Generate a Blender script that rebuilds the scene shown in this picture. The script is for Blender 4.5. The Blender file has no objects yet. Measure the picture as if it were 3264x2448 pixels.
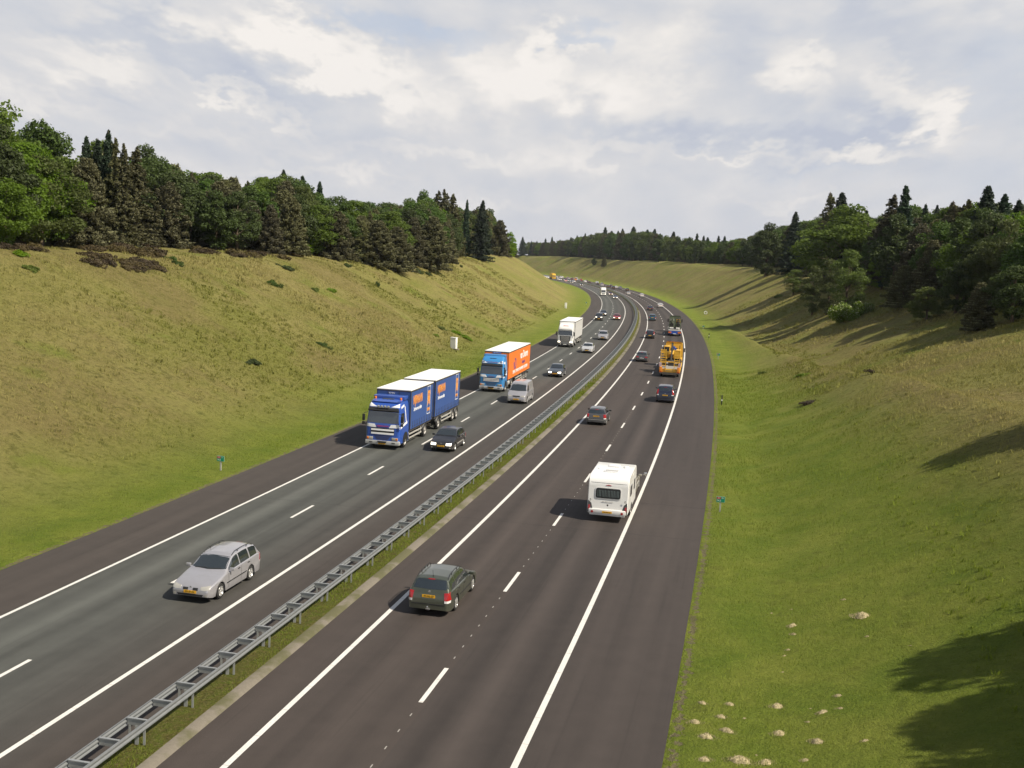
import bpy, bmesh, math, random
import numpy as np
from mathutils import Vector, Matrix, noise
from mathutils.bvhtree import BVHTree
from mathutils.interpolate import poly_3d_calc
R=math.radians
C=bpy.context.scene.collection
scn=bpy.context.scene
random.seed(7); rng=np.random.default_rng(11)
# ---------------------------------------------------------------- camera
F_PX=3500.0; PITCH=0.115024; ROLL=0.050135; CAMH=13.81333
cam=bpy.data.cameras.new('camera'); camo=bpy.data.objects.new('camera',cam); C.objects.link(camo); scn.camera=camo
cam.sensor_width=36; cam.lens=36*F_PX/3264; cam.clip_end=9000; cam.clip_start=.5
camo.location=(0,0,CAMH)
camo.rotation_euler=(Matrix.Rotation(R(90)-PITCH,3,'X') @ Matrix.Rotation(ROLL,3,'Z')).to_euler()
scn.render.resolution_x=1024; scn.render.resolution_y=768
scn.render.engine='CYCLES'
scn.view_settings.view_transform='Standard'; scn.view_settings.look='None'; scn.view_settings.gamma=1
scn.view_settings.exposure=0.38
# ---------------------------------------------------------------- sun and sky
SUN_EL=R(47); SUN_AZ=math.atan2(1,-.5)       # clockwise from +Y
sd=Vector((math.sin(SUN_AZ)*math.cos(SUN_EL),math.cos(SUN_AZ)*math.cos(SUN_EL),math.sin(SUN_EL)))
sun=bpy.data.lights.new('sun','SUN'); sun.energy=4.8; sun.angle=R(.5); sun.color=(1,.92,.78)
suno=bpy.data.objects.new('sun',sun); C.objects.link(suno); suno.rotation_euler=sd.to_track_quat('Z','Y').to_euler()
suno.location=(60,-40,80)
W=bpy.data.worlds.new('World'); scn.world=W; W.use_nodes=True
nt=W.node_tree; nt.nodes.clear()
class NG:
    """tiny node helper"""
    def __init__(s,nt): s.nt=nt
    def n(s,t,**k):
        o=s.nt.nodes.new(t)
        for a,b in k.items():
            if a=='i':
                for q,v in b.items():
                    if hasattr(v,'is_output') : s.nt.links.new(v,o.inputs[q])
                    else: o.inputs[q].default_value=v
            else: setattr(o,a,b)
        return o
    def m(s,op,a,b=0.0,c=0.0,clamp=False):
        o=s.nt.nodes.new('ShaderNodeMath'); o.operation=op; o.use_clamp=clamp
        for i,v in enumerate((a,b,c)):
            if hasattr(v,'is_output'): s.nt.links.new(v,o.inputs[i])
            else: o.inputs[i].default_value=v
        return o.outputs[0]
    def ramp(s,f,st,interp='LINEAR'):
        o=s.nt.nodes.new('ShaderNodeValToRGB'); o.color_ramp.interpolation=interp
        e=o.color_ramp.elements
        while len(e)<len(st): e.new(.5)
        for k,(p,c) in zip(e,st):
            k.position=p; k.color=(c,c,c,1) if isinstance(c,(int,float)) else (*c,1)
        s.nt.links.new(f,o.inputs[0]); return o.outputs[0]
    def mix(s,f,a,b,mode='MIX'):
        o=s.nt.nodes.new('ShaderNodeMix'); o.data_type='RGBA'; o.blend_type=mode
        for i,v in ((0,f),(6,a),(7,b)):
            if hasattr(v,'is_output'): s.nt.links.new(v,o.inputs[i])
            elif i==0: o.inputs[0].default_value=v
            else: o.inputs[i].default_value=(*v,1)
        return o.outputs[2]
    def noise(s,vec,scale,detail=4,rough=.55,dist=0.0):
        o=s.n('ShaderNodeTexNoise'); o.inputs['Scale'].default_value=scale; o.inputs['Detail'].default_value=detail
        o.inputs['Roughness'].default_value=rough; o.inputs['Distortion'].default_value=dist
        if vec is not None: s.nt.links.new(vec,o.inputs['Vector'])
        return o.outputs['Fac']
g=NG(nt)
sky=g.n('ShaderNodeTexSky',sky_type='NISHITA',sun_disc=False,sun_elevation=SUN_EL,sun_rotation=SUN_AZ,air_density=1.0,dust_density=1.5,ozone_density=1.2)
tc=g.n('ShaderNodeTexCoord'); sep=g.n('ShaderNodeSeparateXYZ',i={0:tc.outputs['Generated']})
X,Y,Z=sep.outputs
az=g.m('DIVIDE',X,g.m('MAXIMUM',g.m('ABSOLUTE',Y),.05)); el=g.m('ADD',Z,0.0)
# cloud domain: low cumulus field, flattened toward the horizon
den=g.m('ADD',g.m('MAXIMUM',Z,0.0),.34)
cv=g.n('ShaderNodeCombineXYZ',i={0:g.m('MULTIPLY',g.m('DIVIDE',X,den),2.7),1:g.m('DIVIDE',Y,g.m('MULTIPLY',den,2.2)),2:g.m('MULTIPLY',Z,9.5)}).outputs[0]
fb=g.noise(cv,2.1,7,.50,.1)
fbl=g.noise(cv,.75,4,.5,.3)
off=g.n('ShaderNodeVectorMath',operation='ADD',i={0:cv,1:(.10,0.0,.16)}).outputs[0]
fo=g.noise(off,2.1,7,.50,.1)
wob=g.m('MULTIPLY',g.m('SUBTRACT',g.noise(cv,4.2,8,.58,.0),.5),.13)
def puff(a0,e0,ra,re,w,tilt=0.0,hard=2.0):
    a=g.m('ADD',g.m('SUBTRACT',az,a0),wob); e=g.m('ADD',g.m('SUBTRACT',el,e0),g.m('MULTIPLY',wob,.65))
    if tilt: e=g.m('SUBTRACT',e,g.m('MULTIPLY',a,tilt))
    q=g.m('ADD',g.m('POWER',g.m('ABSOLUTE',g.m('DIVIDE',a,ra)),2.0),g.m('POWER',g.m('ABSOLUTE',g.m('DIVIDE',e,re)),2.0))
    return g.m('MULTIPLY',g.m('EXPONENT',g.m('MULTIPLY',g.m('POWER',q,hard*.5),-1.0)),w)
def total(L):
    t=L[0]
    for k in L[1:]: t=g.m('ADD',t,k)
    return t
PX=lambda px,py:(0,0)
def P_(px,py,rx,ry,w,tilt=0.0,hard=3.0):
    """a cloud mass given by where it stands over the landscape (photo pixels, full size)"""
    u=px-1632;v=py-1224;c,s_=math.cos(ROLL),math.sin(ROLL);u,v=u*c+v*s_,-u*s_+v*c
    c,s_=math.cos(PITCH),math.sin(PITCH);d=Vector((u/3500.0,c-s_*v/3500.0,-s_-c*v/3500.0)); a=d.x/d.y; d.normalize()
    return puff(a,d.z,rx/3500.0,ry/3500.0*.93,w,tilt,hard)
SUNLIT=total([P_(1020,150,300,95,.55,-.45),P_(700,60,330,60,.35),P_(1240,250,230,90,.38,-.3),P_(1560,230,170,110,.62),P_(1740,180,70,100,.5),P_(2010,230,260,130,.45),P_(1900,290,150,80,.3),
 P_(220,200,300,60,.40,-.15),P_(120,250,160,50,.3),P_(2560,235,110,70,.55,-.3),P_(2900,300,180,90,.40,-.45),P_(3020,380,70,80,.45),P_(2760,505,130,40,.50),P_(2400,490,260,14,.25),P_(720,290,150,26,.35,-.3),P_(930,390,120,24,.35,-.2),P_(1880,480,180,36,.28),P_(1700,100,50,60,.3),P_(2200,80,110,50,.25),P_(1380,500,500,26,.28),P_(1600,660,200,20,.25),P_(2500,650,200,18,.22),P_(600,430,200,30,.25),P_(1000,560,260,18,.3),P_(150,330,200,26,.25)])
BLUE=total([P_(1240,75,170,60,1.0,-.25),P_(1480,110,150,38,.9,-.1),P_(1860,120,120,40,.9,0),P_(1930,165,60,40,.6),P_(3180,250,110,170,.5),P_(3100,560,200,80,.45),P_(2640,560,200,26,.35),P_(2230,190,70,50,.4)])
SHADE=total([P_(560,150,300,60,.30,-.15),P_(330,110,200,40,.18),P_(950,290,300,34,.22,-.10),P_(1350,290,200,24,.16),P_(2260,230,150,90,.26),P_(2400,430,420,40,.34),P_(2750,400,160,50,.30),P_(2800,440,230,22,.30),P_(2850,90,400,50,.22),P_(2450,50,300,40,.12),P_(300,300,260,30,.14),P_(1900,530,200,14,.14),P_(2150,440,300,26,.14),P_(3050,170,120,40,.2),P_(2600,545,260,16,.2)])
base=g.m('MULTIPLY',g.m('SUBTRACT',fb,fo),1.2)
bright=g.m('ADD',g.m('ADD',.50,base),g.m('SUBTRACT',g.m('MULTIPLY',SUNLIT,g.m('ADD',.36,g.m('MULTIPLY',fb,.80))),g.m('MULTIPLY',SHADE,.85)))
bright=g.m('ADD',bright,g.m('MULTIPLY',g.m('SUBTRACT',fbl,.5),.45),clamp=True)
ccol=g.ramp(bright,[(0,(.52,.555,.65)),(.32,(.625,.645,.695)),(.60,(.725,.72,.73)),(.85,(.86,.83,.80)),(1,(.93,.89,.85))])
cover=g.m('SUBTRACT',g.m('ADD',.95,g.m('MULTIPLY',SUNLIT,.9)),g.m('MULTIPLY',BLUE,g.m('ADD',.25,g.m('MULTIPLY',fb,.7))),clamp=True)
# fewer clouds overhead (outside the frame)
over=g.m('MULTIPLY',g.ramp(Z,[(.32,1.0),(.55,.35),(.9,.15)]),g.ramp(g.m('ADD',g.m('MULTIPLY',Y,.5),.5),[(.35,.45),(.6,1.0)]))
cover=g.m('MULTIPLY',cover,over)
blue=g.mix(1.0,sky.outputs[0],(.085,.085,.085),'MULTIPLY')
lowmix=g.ramp(Z,[(.02,.9),(.25,.75),(.5,0.0)])
blue2=g.mix(lowmix,blue,(.60,.67,.80))
skyc=g.mix(cover,blue2,ccol)
haz=g.ramp(Z,[(0,.8),(.05,.35),(.12,.10),(.18,0.0)])
skyc=g.mix(haz,skyc,(.62,.63,.68))
bg=g.n('ShaderNodeBackground',i={0:skyc,1:.76}); out=g.n('ShaderNodeOutputWorld',i={0:bg.outputs[0]})
# ---------------------------------------------------------------- road geometry (arc length s, lateral offset u)
KN=[-400,0,60,120,180,240,300,360,450,600,750,900,1400]
KV=[-.000372,-.000372,-.000433,-.000358,-.000445,-.000349,-.000452,-.000399,-.000415,-.000488,-.000367,-.00030,-.00030]
SS=np.arange(-400,1401,1.0); th=np.concatenate([[0],np.cumsum(np.interp(SS,KN,KV)[:-1])]); th+=.222188-th[400]
RX=np.concatenate([[0],np.cumsum(np.sin(th[:-1]))]); RX+=-13.237461-RX[400]
RY=np.concatenate([[0],np.cumsum(np.cos(th[:-1]))]); RY-=RY[400]
def road(s,u,z=0.0):
    s=np.asarray(s,float); u=np.asarray(u,float)
    sc=np.clip(s,-400,1400); ex=s-sc; t=np.interp(sc,SS,th)
    x=np.interp(sc,SS,RX)+u*np.cos(t)+ex*np.sin(t); y=np.interp(sc,SS,RY)-u*np.sin(t)+ex*np.cos(t)
    return x,y,t
def rp(s,u): x,y,t=road(s,u); return float(x),float(y),float(t)
def to_su(x,y):
    i=int(np.argmin((RX-x)**2+(RY-y)**2)); t=th[i]; dx,dy=x-RX[i],y-RY[i]
    return SS[i]+dx*math.sin(t)+dy*math.cos(t), dx*math.cos(t)-dy*math.sin(t)
U_A,U_B,U_C,U_E,U_F,U_G,U_H,U_K=-12.84,-9.34,-5.81,3.67,7.36,11.27,-16.52,-1.86
def vnoise(x,y,sc,seed=0):
    x=x/sc+seed*13.7; y=y/sc+seed*7.3
    xi=np.floor(x).astype(int); yi=np.floor(y).astype(int); fx=x-xi; fy=y-yi
    fx=fx*fx*(3-2*fx); fy=fy*fy*(3-2*fy)
    def h(a,b):
        v=np.sin(a*127.1+b*311.7+seed*74.7)*43758.5453; return v-np.floor(v)
    return (h(xi,yi)*(1-fx)+h(xi+1,yi)*fx)*(1-fy)+(h(xi,yi+1)*(1-fx)+h(xi+1,yi+1)*fx)*fy-.5
def gramp(t):
    t=np.clip(t,0,1); a,b=.18,.72      # smooth foot, straight slope, rounded crest
    v=np.where(t<a,t*t/(2*a),np.where(t<b,t-a/2,(b-a/2)+(t-b)-(t-b)**2/(2*(1-b))))
    return v/((b-a/2)+(1-b)/2)
def ground(s,u):
    s=np.asarray(s,float); u=np.asarray(u,float); x,y,_=road(s,u)
    HL=np.interp(s,[-100,60,150,300,450,700,1200],[12.0,12.3,12.7,13.6,14.6,15,15])
    WL=np.interp(s,[0,150,300,450],[36,36,34,32])
    HR=np.interp(s,[-100,60,150,300,450,700,1200],[12,12.5,13,14,15,15.5,16])
    WR=np.interp(s,[0,80,160,300,500],[56,54,46,35,32])
    a=-u-19.2-np.interp(s,[300,420,600,750],[0,2.5,4.5,7.5]); b=u-14.2
    zl=HL*gramp(a/WL)+np.clip(a-WL,0,60)*.03
    zr=HR*gramp(b/WR)+np.clip(b-WR,0,60)*.03
    # low shoulder running diagonally away from the verge, with a shallow swale behind it
    sl=np.interp(u,[15,18,21,26,29,36],[300,222,160,96,66,44]); q=np.clip((s-sl)/42,0,1); q=1-q*q*(3-2*q)
    near=np.clip((s+10)/30,0,1)
    zr=zr+q*near*np.clip((u-14.6)*.21,0,2.9)*np.clip((62-u)/22,0,1)-(1-q)*.8*np.exp(-((u-26)/7)**2)*np.interp(s,[100,150,240,300],[0,1,1,0])
    z=np.where(u<-19.2,zl,np.where(u>14.2,zr,0.0))
    n=vnoise(x,y,17,1)*1.2+vnoise(x,y,7,2)*.45+vnoise(x,y,2.3,3)*.12+vnoise(x,y,60,5)*1.6
    w=np.clip(np.maximum(a,b)/9,0,1)
    z=z+n*w*.8
    # verges slightly rough, carriageways flush below the asphalt, raised median
    v=vnoise(x,y,.8,4)*.05
    road_=(u>U_H-.6)&(u<U_G+.6)
    z=np.where(road_,-.03,z+v+.0)
    med=(u>-3.25)&(u<-1.95)
    z=np.where(med,.04+vnoise(x,y,.35,6)*.10,z)
    return z
def at(s,u): x,y,t=rp(s,u); return x,y,float(ground(s,u)),t
# pixel of the photograph (full size) -> point where that sight line meets the terrain
def ray(px,py):
    u=px-1632; v=py-1224; c,s_=math.cos(ROLL),math.sin(ROLL); u,v=u*c+v*s_,-u*s_+v*c
    c,s_=math.cos(PITCH),math.sin(PITCH); du=-v/F_PX
    return Vector((u/F_PX,c+s_*du,-s_+c*du))
def hit(px,py,dmin=15):
    d=ray(px,py); t=dmin
    while t<1500:
        p=Vector((0,0,CAMH))+d*t; s,u=to_su(p.x,p.y)
        if p.z<float(ground(s,u)): return s,u,p.y
        t+=max(.5,t*.004)
    return None
# ---------------------------------------------------------------- materials
MATS={}
def mat(name,col=(.5,.5,.5),rough=.6,metal=0.0,coat=0.0,spec=.5,emit=None,estr=1.0,build=None):
    if name in MATS: return MATS[name]
    m=bpy.data.materials.new(name); m.use_nodes=True; n=m.node_tree; b=n.nodes['Principled BSDF']
    b.inputs['Base Color'].default_value=(*col,1); b.inputs['Roughness'].default_value=rough; b.inputs['Metallic'].default_value=metal
    b.inputs['Coat Weight'].default_value=coat; b.inputs['Coat Roughness'].default_value=.06; b.inputs['Specular IOR Level'].default_value=spec
    if emit: b.inputs['Emission Color'].default_value=(*emit,1); b.inputs['Emission Strength'].default_value=estr
    if build: build(NG(n),b)
    MATS[name]=m; return m
def L(g,a,b): g.nt.links.new(a,b)
def uvc(g):
    t=g.n('ShaderNodeTexCoord'); s=g.n('ShaderNodeSeparateXYZ',i={0:t.outputs['UV']}); return t.outputs['UV'],s.outputs[0],s.outputs[1]
def bump(g,b,h,st=.4,dist=.02):
    k=g.n('ShaderNodeBump',i={'Strength':st,'Distance':dist,'Height':h}); L(g,k.outputs[0],b.inputs['Normal'])
def gauss(g,u,c,w,a): return g.m('MULTIPLY',g.m('EXPONENT',g.m('MULTIPLY',g.m('POWER',g.m('ABSOLUTE',g.m('DIVIDE',g.m('SUBTRACT',u,c),w)),2.0),-1.0)),a)
def asphalt(cols,tracks):
    def f(g,b):
        uv,u,s=uvc(g)
        o=g.n('ShaderNodeTexCoord').outputs['Object']
        st=g.n('ShaderNodeCombineXYZ',i={0:g.m('MULTIPLY',u,1.0),1:g.m('MULTIPLY',s,.02)}).outputs[0]
        big=g.noise(st,1.3,4,.5); grit=g.noise(o,38,3,.7); med=g.noise(o,1.1,5,.6)
        col=cols(g,u,s)
        t=tracks[0]; acc=gauss(g,u,*t)
        for t in tracks[1:]: acc=g.m('ADD',acc,gauss(g,u,*t))
        wv=g.m('ADD',g.m('ADD',1.0,acc),g.m('ADD',g.m('MULTIPLY',g.m('SUBTRACT',big,.5),.75),g.m('ADD',g.m('MULTIPLY',g.m('SUBTRACT',grit,.5),1.2),g.m('MULTIPLY',g.m('SUBTRACT',med,.5),.38))))
        hs=g.n('ShaderNodeHueSaturation',i={'Value':wv,'Color':col}); 
        # pale chips of grit
        vo=g.n('ShaderNodeTexVoronoi',i={'Scale':9.0,'Vector':o}); chip=g.m('MULTIPLY',g.m('LESS_THAN',vo.outputs['Distance'],.07),g.m('GREATER_THAN',g.noise(o,3.1,2),.60))
        wv2=g.m('MULTIPLY',g.m('SUBTRACT',g.noise(o,.9,4),.5),.5)
        for s0,amt,u0 in((65.6,.55,7.6),(151.5,.5,-1.5),(243,.5,-1.5),(96,.25,-16.3),(58,.3,-16.3)):
            ln=g.m('MULTIPLY',g.m('LESS_THAN',g.m('ABSOLUTE',g.m('SUBTRACT',g.m('ADD',s,wv2),s0)),.035 if s0<100 else .12),g.m('GREATER_THAN',u,u0))
            hs=g.n('ShaderNodeHueSaturation',i={'Value':g.m('SUBTRACT',1.0,g.m('MULTIPLY',ln,amt)),'Color':hs.outputs[0]})
        for u0,sa,sb in((1.1,118,150),(2.7,112,147),(4.9,45,58),(-8.2,58,74)):
            sk_=g.m('MULTIPLY',g.m('LESS_THAN',g.m('ABSOLUTE',g.m('SUBTRACT',g.m('ADD',u,g.m('MULTIPLY',wv2,.25)),u0)),.10),g.m('MULTIPLY',g.m('GREATER_THAN',s,sa),g.m('LESS_THAN',s,sb)))
            hs=g.n('ShaderNodeHueSaturation',i={'Value':g.m('SUBTRACT',1.0,g.m('MULTIPLY',sk_,.16)),'Color':hs.outputs[0]})
        patch=g.ramp(g.noise(st,3.5,2),[(.62,0.0),(.66,1.0)]); hs=g.n('ShaderNodeHueSaturation',i={'Value':g.m('SUBTRACT',1.0,g.m('MULTIPLY',patch,.10)),'Color':hs.outputs[0]})
        c2=g.mix(g.m('MULTIPLY',chip,.6),hs.outputs[0],(.22,.20,.18))
        L(g,c2,b.inputs['Base Color']); b.inputs['Roughness'].default_value=.82; b.inputs['Specular IOR Level'].default_value=.35
        bump(g,b,grit,.5,.01)
    return f
def colR(g,u,s):
    # seam between the two paving lanes, each with its own tone
    f=g.m('GREATER_THAN',u,3.86); return g.mix(f,(.054,.043,.037),(.047,.038,.0335))
def colL(g,u,s):
    inl=g.m('MULTIPLY',g.m('GREATER_THAN',u,U_A-.12),g.ramp(g.m('DIVIDE',g.m('SUBTRACT',u,-10.0),5.5,clamp=True),[(0,1.0),(.35,.75),(.75,.25),(1,0.0)]))
    n=g.noise(g.n('ShaderNodeCombineXYZ',i={0:g.m('MULTIPLY',u,.3),1:g.m('MULTIPLY',s,.012)}).outputs[0],2.0,3)
    a=g.mix(n,(.067,.070,.063),(.082,.083,.074))
    return g.mix(inl,(.053,.044,.038),a)
mat('asphalt_right',build=asphalt(colR,[(1.0,.5,-.14),(2.9,.5,-.16),(1.95,.4,.10),(4.7,.5,-.26),(6.5,.5,-.30),(5.6,.5,.34),(9.5,1.2,.05)]))
mat('asphalt_left',build=asphalt(colL,[(-12.0,.5,-.16),(-10.2,.5,-.20),(-11.1,.45,.20),(-8.4,.6,-.22),(-6.7,.5,-.18),(-7.5,.4,.04),(-14.6,1.2,.04)]))
def paintb(g,b):
    o=g.n('ShaderNodeTexCoord').outputs['Object']; uv,u,s=uvc(g)
    n=g.noise(o,14,5,.7); big=g.noise(o,.7,3)
    jo=g.m('LESS_THAN',g.m('FRACT',g.m('DIVIDE',s,1.9)),.018)
    c=g.mix(g.ramp(n,[(.56,0.0),(.70,1.0)]),(.74,.72,.67),(.34,.32,.29)); c=g.mix(g.m('MULTIPLY',big,.6),c,(.48,.46,.42)); c=g.mix(g.m('MULTIPLY',jo,.55),c,(.25,.23,.21))
    L(g,c,b.inputs['Base Color']); b.inputs['Roughness'].default_value=.6
mat('line_paint',build=paintb)
def grassb(g,b):
    uv,u,s=uvc(g); geo=g.n('ShaderNodeNewGeometry').outputs['Position']
    n1=g.noise(geo,.045,4,.55); n2=g.noise(geo,.35,5,.6); n3=g.noise(geo,2.6,6,.7); n4=g.noise(geo,11,4,.75)
    st=g.n('ShaderNodeMapping',i={'Vector':uv,'Scale':(.16,.022,1)}); ns=g.noise(st.outputs[0],1.6,5,.6)
    tan=g.mix(n3,(.235,.205,.065),(.315,.275,.100)); olive=g.mix(n3,(.165,.170,.034),(.232,.225,.058)); green=g.mix(n3,(.105,.158,.010),(.160,.215,.018))
    k=g.m('ADD',g.m('MULTIPLY',n1,.5),g.m('ADD',g.m('MULTIPLY',n2,.25),g.m('MULTIPLY',ns,.35)))
    # tall dry grass on the slopes, mown green verge beside the asphalt
    slope=g.mix(g.ramp(k,[(.42,0.0),(.62,1.0)]),olive,tan)
    pn=g.noise(geo,.12,3,.5); patch=g.ramp(g.m('ADD',g.m('MULTIPLY',pn,.7),g.m('MULTIPLY',n2,.3)),[(.56,0.0),(.64,1.0)])
    slope=g.mix(g.m('MULTIPLY',patch,.6),slope,green)
    rgt=g.m('MULTIPLY',g.m('GREATER_THAN',u,0.0),g.ramp(g.m('ADD',g.m('MULTIPLY',g.noise(geo,.022,3),.75),g.m('MULTIPLY',n2,.25)),[(.46,.0),(.62,.45)])); slope=g.mix(rgt,slope,green)
    bn=g.noise(geo,.09,5,.62); br=g.ramp(bn,[(.47,0.0),(.60,.75)]); slope=g.mix(br,slope,g.mix(n3,(.165,.132,.046),(.245,.198,.078)))
    dots=g.ramp(g.noise(geo,1.3,3,.8),[(.36,.55),(.47,0.0)]); slope=g.mix(dots,slope,(.095,.095,.020))
    uu=g.m('ADD',u,g.m('MULTIPLY',g.m('SUBTRACT',n2,.5),5.0))
    vl=g.m('GREATER_THAN',uu,-22.0); 
    edL=g.ramp(g.m('DIVIDE',g.m('ADD',uu,27.0),8.0,clamp=True),[(0,0.0),(1,1.0)])
    # right hand verge: wide near the bridge, narrower farther on
    wR=g.m('ADD',17.5,g.m('MULTIPLY',g.m('SUBTRACT',1.0,g.m('DIVIDE',s,140.0),clamp=True),12.0))
    edR=g.m('DIVIDE',g.m('SUBTRACT',g.m('ADD',wR,4.0),uu),7.0,clamp=True)
    verge=g.m('MULTIPLY',edL,edR)
    vg=g.mix(g.ramp(n2,[(.35,0.0),(.65,1.0)]),(.110,.175,.014),(.210,.245,.036)); vg=g.mix(g.m('MULTIPLY',n4,.5),vg,(.23,.245,.05))
    col=g.mix(verge,slope,vg)
    # median: dry, weedy
    md=g.m('MULTIPLY',g.m('GREATER_THAN',u,-4.9),g.m('LESS_THAN',u,-1.0))
    mg=g.mix(g.ramp(n3,[(.38,0.0),(.62,1.0)]),(.13,.115,.03),(.105,.13,.018)); mg=g.mix(g.ramp(n4,[(.5,0.0),(.8,1.0)]),mg,(.24,.19,.09))
    col=g.mix(md,col,mg)
    # bare soil right beside the asphalt
    d=g.m('MINIMUM',g.m('ABSOLUTE',g.m('SUBTRACT',u,U_G+.25)),g.m('ABSOLUTE',g.m('SUBTRACT',u,U_H-.2)))
    soil=g.m('MULTIPLY',g.m('LESS_THAN',g.m('ADD',d,g.m('MULTIPLY',g.m('SUBTRACT',n3,.5),1.3)),.08),1.0)
    col=g.mix(g.m('MULTIPLY',soil,.8),col,(.21,.17,.11))
    # small dark tussocks and pale seed heads
    vo=g.n('ShaderNodeTexVoronoi',i={'Scale':.55,'Vector':geo}); tf=g.m('MULTIPLY',g.m('LESS_THAN',vo.outputs['Distance'],.20),g.m('GREATER_THAN',n2,.5))
    col=g.mix(g.m('MULTIPLY',tf,.25),col,(.08,.09,.018))
    fine=g.n('ShaderNodeHueSaturation',i={'Value':g.m('ADD',.40,g.m('MULTIPLY',g.m('ADD',n3,g.m('MULTIPLY',n4,.9)),.62)),'Color':col})
    L(g,fine.outputs[0],b.inputs['Base Color']); b.inputs['Roughness'].default_value=.95; b.inputs['Specular IOR Level'].default_value=.12
    bump(g,b,g.m('ADD',n3,g.m('MULTIPLY',n4,.6)),1.0,.35)
mat('grassland',build=grassb)
def concb(g,b):
    o=g.n('ShaderNodeTexCoord').outputs['Object']; uv,u,s=uvc(g)
    n=g.noise(o,9,5,.7); n2=g.noise(o,.5,4,.6)
    c=g.mix(n,(.125,.11,.085),(.225,.195,.15)); c=g.mix(g.ramp(n2,[(.45,0.0),(.58,.85)]),c,(.085,.082,.03))
    L(g,c,b.inputs['Base Color']); b.inputs['Roughness'].default_value=.9; bump(g,b,n,.6,.03)
mat('kerb_concrete',build=concb)
def galv(g,b):
    o=g.n('ShaderNodeTexCoord').outputs['Object']; n=g.noise(o,5,5,.65); n2=g.noise(o,.6,3)
    c=g.mix(n,(.36,.375,.385),(.52,.54,.54)); c=g.mix(g.m('MULTIPLY',n2,.5),c,(.24,.235,.21))
    L(g,c,b.inputs['Base Color']); b.inputs['Metallic'].default_value=.55; b.inputs['Roughness'].default_value=.48
mat('galvanised',build=galv)
def galv2(g,b):
    o=g.n('ShaderNodeTexCoord').outputs['Object']; n=g.noise(o,5,5,.65); L(g,g.mix(n,(.16,.17,.175),(.26,.27,.27)),b.inputs['Base Color']); b.inputs['Metallic'].default_value=.3; b.inputs['Roughness'].default_value=.55
mat('galvanised_shaded',build=galv2)  # beam steel coloured darker than the crossbars, standing in for shade between the rails

def leafmat(name,c0,c1,tr=.30,sc=1.4):
    def f(g,b):
        o=g.n('ShaderNodeTexCoord').outputs['Object']; oi=g.n('ShaderNodeObjectInfo').outputs['Random']
        n=g.noise(o,sc,4,.7)
        c=g.mix(n,c0,c1)
        hs=g.n('ShaderNodeHueSaturation',i={'Hue':g.m('ADD',.485,g.m('MULTIPLY',oi,.03)),'Saturation':g.m('ADD',.85,g.m('MULTIPLY',oi,.25)),'Value':g.m('ADD',.75,g.m('MULTIPLY',oi,.5)),'Color':c})
        b.inputs['Roughness'].default_value=.6; b.inputs['Specular IOR Level'].default_value=.25
        L(g,hs.outputs[0],b.inputs['Base Color'])
        t=g.n('ShaderNodeBsdfTranslucent',i={'Color':hs.outputs[0]}); mx=g.n('ShaderNodeMixShader',i={0:tr,1:b.outputs[0],2:t.outputs[0]})
        L(g,mx.outputs[0],g.nt.nodes['Material Output'].inputs[0])
    return mat(name,build=f)
leafmat('leaf_green',(.062,.105,.013),(.150,.205,.027),0.45)
leafmat('leaf_dark',(.044,.072,.017),(.098,.142,.030),0.38)
leafmat('leaf_bright',(0.105,0.165,0.016),(0.21,0.28,0.035),0.5)
leafmat('leaf_birch',(0.075,0.105,0.026),(0.15,0.18,0.048),0.45)
leafmat('needle_pine',(0.056,0.058,0.024),(0.125,0.115,0.05),0.2,2.2)
leafmat('needle_tip',(.18,.185,.085),(.31,.30,.15),0.2,2.2)
leafmat('needle_spruce',(0.022,0.042,0.024),(0.055,0.082,0.042),0.2,2.0)
leafmat('heather',(.050,.036,.016),(.105,.078,.032),.1,1.6)
leafmat('blossom',(.35,.38,.18),(.55,.55,.32),.3)
leafmat('grass_blade',(.075,.10,.012),(.19,.17,.045),.35,.6)
def barkb(g,b):
    o=g.n('ShaderNodeTexCoord').outputs['Object']; n=g.noise(o,4,5,.7)
    L(g,g.mix(n,(.05,.035,.022),(.16,.115,.075)),b.inputs['Base Color']); b.inputs['Roughness'].default_value=.9; bump(g,b,n,.8,.05)
mat('bark',build=barkb)
def dirt(name,col,rough=.5,metal=0,coat=0,amt=.35,dust=(.16,.14,.11)):
    def f(g,b):
        o=g.n('ShaderNodeTexCoord').outputs['Object']; sp=g.n('ShaderNodeSeparateXYZ',i={0:o}); n=g.noise(o,2.2,5,.65)
        lo=g.ramp(sp.outputs[2],[(.15,1.0),(.9,.0)])
        f_=g.m('MULTIPLY',g.m('ADD',g.m('MULTIPLY',lo,.7),g.ramp(n,[(.45,0.0),(.8,.5)])),amt)
        L(g,g.mix(f_,col,dust),b.inputs['Base Color']); L(g,g.m('ADD',rough,g.m('MULTIPLY',f_,.5)),b.inputs['Roughness'])
    return mat(name,rough=rough,metal=metal,coat=coat,build=f)
def car_paint(name,col,metal=.35): return dirt('paint_'+name,col,.32,metal,.7,.30)
mat('glass',(.022,.028,.030),.04,0,1.0,1.0)
mat('rubber',(.018,.017,.016),.85); mat('alloy',(.55,.54,.52),.35,.7); mat('steel_rim',(.42,.40,.37),.5,.5)
mat('black_plastic',(.018,.018,.018),.55); mat('dark_grey',(.06,.06,.06),.6); mat('chrome',(.75,.75,.75),.2,.9)
mat('head_lens',(.50,.48,.42),.10,.3,.6,.8); mat('lit_lens',(.9,.9,.85),.2,0,.5,.5,emit=(1,.88,.68),estr=2.2)
mat('tail_lens',(.34,.012,.012),.15,0,.6,.6); mat('tail_clear',(.72,.70,.68),.2,0,.5); mat('amber_lens',(.75,.20,.02),.25,0,.4)
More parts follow.
